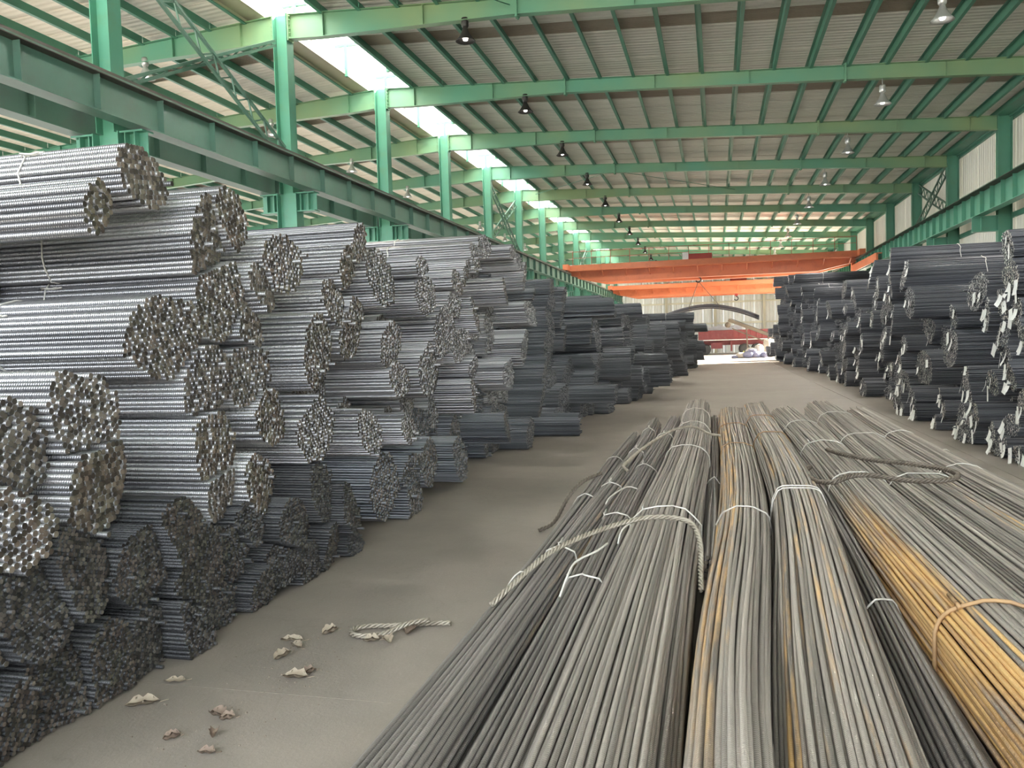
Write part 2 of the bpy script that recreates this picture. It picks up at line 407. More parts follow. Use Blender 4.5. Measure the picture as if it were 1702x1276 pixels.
for sx in (-1, 1):
    bl.box(sx * .20 - .015, sx * .20 + .015, -.13, .13, 8.98, 9.66)
    for zz in (9.06, 9.16, 9.26, 9.36, 9.46, 9.56):
        for yy in (-.08, .08): bl.lathe([(0.001, sx * .25), (.018, sx * .25), (.018, sx * .215)][::1], 6, (0, yy, zz), 'X')
bolt_me = bl.mesh('bolted_end_plate', M['green_rafter'])
base_me = MB().box(-.32, .32, -.24, .24, 0, .03).mesh('base_plate', M['green'])
r_up = h_section(0, .42, -.13, .13, 0, 8.52).mesh('column', M['green'])
r_bk = MB().box(-.75, 0, -.14, .14, 5.27, 5.30).box(-.75, 0, -.14, .14, 4.8, 4.825).box(-.75, 0, -.01, .01, 4.825, 5.27).box(-.5, -.48, -.13, .13, 4.825, 5.27).mesh('girder_bracket', M['green'])

def rafter_mesh(side):
    b = MB(); t = .009
    if side > 0: xx = [-9.8, -9, -8, -7, -6, -5, -4.2, -2, 0, 3.5, 6, 9.0]
    else: xx = [-10.2, -11, -12, -13, -14, -15.8, -18, -20, -23.5, -26, -29]
    for a, c in zip(xx[:-1], xx[1:]):
        for w0, w1, lo, hi in ((-.1, .1, lambda x: zt(x) - .014, zt), (-.1, .1, lambda x: zt(x) - rdep(x), lambda x: zt(x) - rdep(x) + .014), (-t, t, lambda x: zt(x) - rdep(x) + .014, lambda x: zt(x) - .014)):
            vs = [(x, y, f(x)) for x in (a, c) for y in (w0, w1) for f in (lo, hi)]
            b.add(vs, [(0, 1, 3, 2), (4, 6, 7, 5), (0, 4, 5, 1), (2, 3, 7, 6), (0, 2, 6, 4), (1, 5, 7, 3)])
    return b.mesh('rafter_beam', M['green_rafter'])
raf = {1: rafter_mesh(1), -1: rafter_mesh(-1)}
def stiff(x):
    b = MB(); b.box(-.006, .006, -.095, .095, zt(x) - rdep(x) + .014, zt(x) - .014); return b.mesh('stiffener', M['green_rafter'])
STX = {1: [-8.9, -6.4, -1.6, 1.0, 6.0, 8.2], -1: [-11.1, -13.0, -15.8, -19, -22, -25]}
st_me = {s: [stiff(x) for x in STX[s]] for s in (1, -1)}
def splice(x):
    b = MB()
    b.box(-.022, .022, -.11, .11, zt(x) - rdep(x) - .06, zt(x) + .05)
    for zz in (zt(x) - rdep(x) - .03, zt(x) + .03):
        for yy in (-.06, .06): b.lathe([(.001, .05), (.018, .05), (.018, -.05), (.001, -.05)], 6, (0, yy, zz), 'X')
    return b.mesh('splice_plate', M['green_rafter'])
sp_me = {1: [(x, splice(x)) for x in (-4.2, 3.5)], -1: [(x, splice(x)) for x in (-15.8, -23.5)]}
ordn = ['first', 'second', 'third', 'fourth', 'fifth', 'sixth', 'seventh', 'eighth', 'ninth', 'tenth', 'eleventh', 'twelfth', 'thirteenth', 'fourteenth', 'fifteenth', 'sixteenth', 'seventeenth', 'eighteenth', 'nineteenth', 'twentieth']
tens = ['twenty', 'thirty', 'forty', 'fifty', 'sixty', 'seventy', 'eighty']
def ordinal(i):
    i += 1
    if i <= 20: return ordn[i - 1]
    t, u = divmod(i, 10)
    return ordn_tens[t] if u == 0 else tens[t - 2] + '-' + ordn[u - 1]
ordn_tens = {3: 'thirtieth', 4: 'fortieth', 5: 'fiftieth', 6: 'sixtieth', 7: 'seventieth', 8: 'eightieth'}
for i, k in enumerate(KS):
    y = Y0 + BAY * k
    c = inst('column', mid_up, None, (-10, y, 0)); tag(c, 'green steel ridge column, %s from the open front' % ordinal(i), None, 'ridge columns', 'structure')
    inst('column_shaft', mid_lo, c); inst('girder_bracket', bracket_me, c); inst('bolted_end_plate', bolt_me, c); inst('base_plate', base_me, c)
    c = inst('column', r_up, None, (RX, y, 0)); tag(c, 'green steel wall column by the white downpipes, %s from the open front' % ordinal(i), None, 'wall columns', 'structure')
    inst('girder_bracket', r_bk, c)
    for s in (1, -1):
        r = inst('rafter_beam', raf[s], None, (0, y, 0))
        tag(r, 'green roof rafter %s the ridge, %s from the open front' % ('over the aisle beside' if s > 0 else 'in the neighbouring bay beyond', ordinal(i)), None, 'roof rafters', 'structure')
        for x, me in zip(STX[s], st_me[s]): inst('stiffener', me, r, (x, 0, 0))
        for x, me in sp_me[s]: inst('splice_plate', me, r, (x, 0, 0))

# roof: sheets and purlins
def roof_half(s):
    c = empty('ceiling'); tag(c, 'pale profiled roof over the %s with green purlins' % ('main aisle' if s > 0 else 'neighbouring bay'), None, None, 'structure')
    x_in, x_out = (-9.1, 9.75) if s > 0 else (-10.9, -29.3)
    sheets = [(0, 1.05, 0), (1.05, 2.12, 0), (2.12, 2.84, 1), (2.84, 3.9, 0), (3.9, 4.95, 0), (4.95, 6.0, 0)]
    mes = []
    for a, b, br in sheets:
        m = MB(); z = lambda x, d: zt(x) + .205 + d
        prof = [(a, .0), (a + .03, .0), (a + .045, .035), (a + .075, .035), (a + .09, 0), (b - .012, 0), (b - .012, .012), (b, .012)]
        if br: prof = [(a, .004), (b, .004)]
        n_ = len(prof); vs = []
        for x in (x_in, x_out):
            for d in (0, .02):
                for yy, zz in prof: vs.append((x, yy, z(x, zz + d)))
        fs = []
        for j in range(n_ - 1):
            fs += [(j, j + 1, 2 * n_ + j + 1, 2 * n_ + j), (n_ + j, 3 * n_ + j, 3 * n_ + j + 1, n_ + j + 1), (j, n_ + j, n_ + j + 1, j + 1), (2 * n_ + j, 2 * n_ + j + 1, 3 * n_ + j + 1, 3 * n_ + j)]
        fs += [(0, 2 * n_, 3 * n_, n_), (n_ - 1, 2 * n_ - 1, 4 * n_ - 1, 3 * n_ - 1)]
        m.add(vs, fs); mes.append(m.mesh('roof_sheet', M['roof_brown'] if br else M['roof'] if s > 0 else M['roof_next']))
    for k in KS[:-1]:
        y = Y0 + BAY * k
        for (a, b, br), me in zip(sheets, mes):
            o = inst('roof_sheet', me, c, (0, y, 0))
            if br: o['label'] = 'dirty brown translucent roof strip'
    pm = MB(); pm.box(-.01, .01, .02, BAY - .02, -.03, .2).box(.01, .075, .02, BAY - .02, -.03, -.018).box(-.075, -.01, .02, BAY - .02, .188, .2).box(.063, .075, .02, BAY - .02, -.018, .0)
    pme = pm.mesh('purlin', M['purlin'])
    n_p = 20 if s > 0 else 19
    for k in KS[:-1]:
        for i in range(n_p):
            x = (-8.98 + .965 * i) if s > 0 else (-11.02 - .965 * i)
            inst('purlin', pme, c, (x, Y0 + BAY * k, zt(x)), (0, 0, 0))
    return c
roof_main = roof_half(1); roof_next = roof_half(-1)

# ridge monitor: two channel curbs, posts, translucent cap
mon = empty('ridge_skylight'); tag(mon, 'bright raised ridge skylight running the length of the roof', None, None, 'structure')
for x0, x1 in ((-11.12, -10.98), (-9.08, -9.02)):
    MB().box(x0, x1, YF, YB, 9.60, 9.98).build('curb', M['curb'], mon)
MB().box(-11.0, -10.5, YF, YB, 9.66, 9.70).box(-10.52, -10.48, YF, YB, 9.66, 9.80).build('gutter_channel', M['curb'], mon)
post = MB().box(-.05, .05, -.05, .05, 9.6, 10.55).box(-.35, .35, -.04, .04, 10.47, 10.55).mesh('skylight_post', M['green'])
for k in KS[:-1]:
    for d in (1.5, 4.5):
        for x in (-10.45, -9.15): inst('skylight_post', post, mon, (x, Y0 + BAY * k + d, 0))
    for s in (1, -1):
        for j in range(3):
            m = MB(); y = Y0 + BAY * k + 2 * j
            xa, xb = -10 + s * .02, -10 + s * 1.75
            vs = [(xa, y + .01, 10.80), (xb, y + .01, 10.55), (xb, y + 1.99, 10.55), (xa, y + 1.99, 10.80)]
            vs += [(a, b, c + .012) for a, b, c in vs]
            m.add(vs, [(0, 1, 2, 3), (4, 7, 6, 5), (0, 4, 5, 1), (1, 5, 6, 2), (2, 6, 7, 3), (3, 7, 4, 0)])
            m.build('cap_sheet', M['cap'], mon)
for x in (-11.2, -8.8):
    MB().box(x - .03, x + .03, YF, YB, 10.50, 10.58).build('cap_rail', M['curb'], mon)

# crane runway beams
def runway(x, z0, z1, step, label, sides, mat):
    m = MB(); m.box(x - .16, x + .16, YF, YB, z1 - .025, z1).box(x - .15, x + .15, YF, YB, z0, z0 + .025).box(x - .009, x + .009, YF, YB, z0 + .025, z1 - .025)
    o = m.build('runway_beam', mat); tag(o, label, None, None, 'structure')
    sm = MB()
    for s in sides: sm.box(*sorted((x + s * .009, x + s * .13)), -.006, .006, z0 + .025, z1 - .025)
    sme = sm.mesh('stiffener', mat)
    y = YF + .4
    while y < YB: inst('stiffener', sme, o, (0, y, 0)); y += step
    MB().box(x - .05, x + .05, YF, YB, z1, z1 + .10).build('crane_rail', M['rail'], o)
    MB().box(x - .30, x + .17, YF, YB, z1 - .04, z1 - .026).build('walkway_plate', M['rail'], o)
    return o
runway(-9.38, 5.40, 6.03, 1.5, 'long green crane runway beam on the ridge columns, aisle side', (-1, 1), M['green_dark'])
runway(-10.62, 5.40, 6.03, 1.5, 'long green crane runway beam on the ridge columns, far side', (-1, 1), M['green_dark'])
runway(8.45, 5.31, 6.08, 1.0, 'long green crane runway beam along the pale side wall', (-1, 1), M['green'])

# side wall with a wide gate near the far end, end wall, far side wall
def wall_sheets(parent, x0, x1, y0, y1, z0, z1, mat, along):
    n = max(1, round(((y1 - y0) if along == 'Y' else (x1 - x0)) / 1.0))
    for i in range(n):
        if along == 'Y':
            d = (y1 - y0) / n; MB().box(x0 + (i % 2) * .006, x1 + (i % 2) * .006, y0 + i * d + .003, y0 + (i + 1) * d - .003, z0, z1).build('wall_sheet', mat, parent)
        else:
            d = (x1 - x0) / n; MB().box(x0 + i * d + .003, x0 + (i + 1) * d - .003, y0 + (i % 2) * .006, y1 + (i % 2) * .006, z0, z1).build('wall_sheet', mat, parent)
GY0, GY1, GZ = 60.0, 74.0, 5.2
wr = empty('wall_right'); tag(wr, 'pale profiled steel wall behind the white-tagged stack', None, None, 'structure')
for k in KS[:-1]:
    y = Y0 + BAY * k
    if y + BAY > GY0 and y < GY1: wall_sheets(wr, 9.55, 9.58, y, y + BAY, GZ, 8.72, M['wall'], 'Y')
    else: wall_sheets(wr, 9.55, 9.58, y, y + BAY, 0, 8.72, M['wall'], 'Y')
for z in (2.2, 5.22, 6.62, 8.4):
    for k in KS[:-1]:
        y = Y0 + BAY * k
        if z < GZ and y + BAY > GY0 and y < GY1: continue
        MB().box(9.44, 9.54, y + .05, y + BAY - .05, z, z + .16).build('wall_girt', M['purlin'], wr)
gut = MB().box(8.95, 9.54, YF, YB, 8.52, 8.56).box(8.95, 8.98, YF, YB, 8.56, 8.70).build('eave_gutter', M['purlin'])
tag(gut, 'green eave gutter above the pale side wall', None, None, 'structure')
wb = empty('wall_back'); tag(wb, 'pale steel end wall far behind the cranes', None, None, 'structure')
wall_sheets(wb, -29, 9.6, YB + .25, YB + .28, 0, 8.6, M['wall_x'], 'X')
MB().add([(-29, YB + .25, 8.6), (9.6, YB + .25, 8.6), (-10, YB + .25, 9.8), (-29, YB + .28, 8.6), (9.6, YB + .28, 8.6), (-10, YB + .28, 9.8)], [(0, 1, 2), (3, 5, 4), (0, 3, 4, 1), (1, 4, 5, 2), (2, 5, 3, 0)]).build('gable_sheet', M['wall_x'], wb)
for z in (2.9, 5.0, 7.0): MB().box(-29, 9.5, YB + .12, YB + .24, z, z + .16).build('wall_girt', M['curb'], wb)
for x in (-4.9, -.1, 4.6): h_section(x - .12, x + .12, YB - .10, YB + .11, 0, 8.6).build('wind_post', M['curb'], wb)
wf = empty('wall_front'); tag(wf, 'low pale front wall of the hall, open above', None, None, 'structure')
wall_sheets(wf, -29, 9.6, YF - .2, YF - .17, 0, 1.4, M['wall_x'], 'X')
wlft = empty('wall_left'); tag(wlft, 'pale upper side wall of the neighbouring bay', None, None, 'structure')
for k in KS[:-1]: wall_sheets(wlft, -29.4, -29.37, Y0 + BAY * k, Y0 + BAY * k + BAY, 6.0, 8.6, M['wall'], 'Y')

# lattice braces
def lattice(name, a, b, label, w=.34, n=9, mat=None):
    a, b = Vector(a), Vector(b); d = (b - a).normalized(); nrm = d.cross(Vector((1, 0, 0))).normalized() * w / 2
    t = empty(name); tag(t, label, 'brace', 'lattice braces')
    for s in (-1, 1): MB().bar(a + nrm * s, b + nrm * s, .06).build('chord', mat or M['green_dark'], t)
    m = MB()
    for i in range(n):
        p, q = a.lerp(b, i / n), a.lerp(b, (i + .5) / n); r = a.lerp(b, (i + 1) / n)
        m.bar(p + nrm, q - nrm, .03).bar(q - nrm, r + nrm, .03)
    m.build('lacing', mat or M['green_dark'], t)
    return t
for ka, where in ((-1, 'nearest the tall ribbed-bar stack'), (3, 'over the middle of the untagged stack'), (7, 'beside the orange cranes')):
    ya, yb = Y0 + BAY * ka + .25, Y0 + BAY * (ka + 1) - .25
    lattice('lattice_brace', (-9.97, ya, 8.9), (-9.97, yb, 6.3), 'green lattice brace falling away between ridge columns %s' % where)
    lattice('lattice_brace', (-10.08, ya, 6.3), (-10.08, yb, 8.9), 'green lattice brace rising away between ridge columns %s' % where, .10 if ka < 0 else .34)
for ka, where in ((3, 'above the white-tagged stack'), (8, 'beyond the orange crane')):
    ya, yb = Y0 + BAY * ka + .2, Y0 + BAY * (ka + 1) - .2
    lattice('lattice_brace', (9.13, ya, 8.2), (9.13, yb, 6.3), 'green lattice brace falling away on the side wall %s' % where, .4)
    lattice('lattice_brace', (9.25, ya, 6.3), (9.25, yb, 8.2), 'green lattice brace rising away on the side wall %s' % where, .4)

# thin roof bracing rods
for i, (a, b) in enumerate([((-8.5, Y0 - 5.75, 9.2), (-4.3, Y0 - .25, 9.05)), ((-4.3, Y0 + 18.25, 9.05), (1, Y0 + 23.75, 8.8)), ((-9.0, Y0 + 23.75, 9.3), (-4.3, Y0 + 18.25, 9.05))]):
    o = MB().tube([a, b], .012, 5).build('bracing_rod', M['purlin'])
    tag(o, 'thin steel bracing rod under the roof, %s of three counted from the front' % ordinal(i), 'rod', 'roof bracing rods')

# downpipes: one beside every wall column
dp = MB(); dp.tube(smooth_path([(9.1, 0, 8.5), (9.1, 0, 8.42), (9.30, 0, 8.12), (9.33, 0, 8.0), (9.33, 0, 7.8)], .06), .055, 8).tube([(9.33, 0, 7.8), (9.33, 0, 0)], .055, 8)
dme = dp.mesh('downpipe', M['white_pipe']); cl = MB()
for z in (7.6, 5.6, 3.0): cl.box(9.27, 9.39, -.065, .065, z, z + .03)
cme = cl.mesh('pipe_clip', M['white_pipe'])
for i, k in enumerate(KS[:-1]):
    y = Y0 + BAY * k + .42
    if GY0 - .5 < y < GY1: continue
    o = inst('downpipe', dme, None, (0, y, 0)); tag(o, 'white downpipe on the pale side wall, by the %s column from the open front' % ordinal(i), 'pipe', 'white downpipes')
    inst('pipe_clip', cme, o)

# high bay lamps
shade = MB().lathe([(.05, .30), (.07, .24), (.10, .17), (.17, .06), (.23, 0), (.22, -.005), (.16, .05), (.09, .15), (.02, .17)], 16)
sh_me = [shade.mesh('lamp_shade', M['black']), shade.mesh('lamp_shade', M['alu'])]
house = MB().lathe([(.001, .52), (.07, .52), (.085, .48), (.085, .34), (.06, .30), (.001, .30)], 10); ho_me = [house.mesh('ballast', M['black']), house.mesh('ballast', M['alu'])]
bulb_me = MB().lathe([(.001, .0), (.05, .02), (.065, .07), (.04, .14), (.001, .16)], 10).mesh('bulb', M['glow'])
LAMP_W = 70.0
def lamp(x, y, z, dark, label, ztop, group):
    t = empty('high_bay_lamp', (x, y, z)); tag(t, label, 'lamp', group)
    inst('lamp_shade', sh_me[0 if dark else 1], t); inst('ballast', ho_me[0 if dark else 1], t); inst('bulb', bulb_me, t)
    ld = bpy.data.lights.new('lamp_light', 'SPOT'); ld.energy = LAMP_W; ld.color = (1, .95, .88); ld.shadow_soft_size = .12; ld.spot_size = 2.75; ld.spot_blend = .4
    lo = bpy.data.objects.new('lamp_light', ld); lo.location = (0, 0, -.02); link(lo, t)
    MB().tube([(0, 0, .5), (0, 0, ztop - z)], .012, 5).build('hanger_rod', M['alu'], t)
for i, k in enumerate(range(-1, 11)):
    y = Y0 + BAY * k
    lamp(-5.42, y + .0, 8.48, True, 'dark bell lamp near the ridge skylight, %s rafter from the front' % ordinal(i + 3), zt(-5.42) - rdep(-5.42), 'lamps near the skylight')
    lamp(4.44, y, 7.72, False, 'silver bell lamp on a long rod, under the %s rafter from the front' % ordinal(i + 3), zt(4.44) - rdep(4.44), 'lamps on long rods')
    if i < 9: lamp(-13.87, y, 8.55, False, 'silver bell lamp beyond the ridge columns, %s rafter from the front' % ordinal(i + 3), zt(-13.87) - rdep(-13.87), 'lamps of the neighbouring bay')

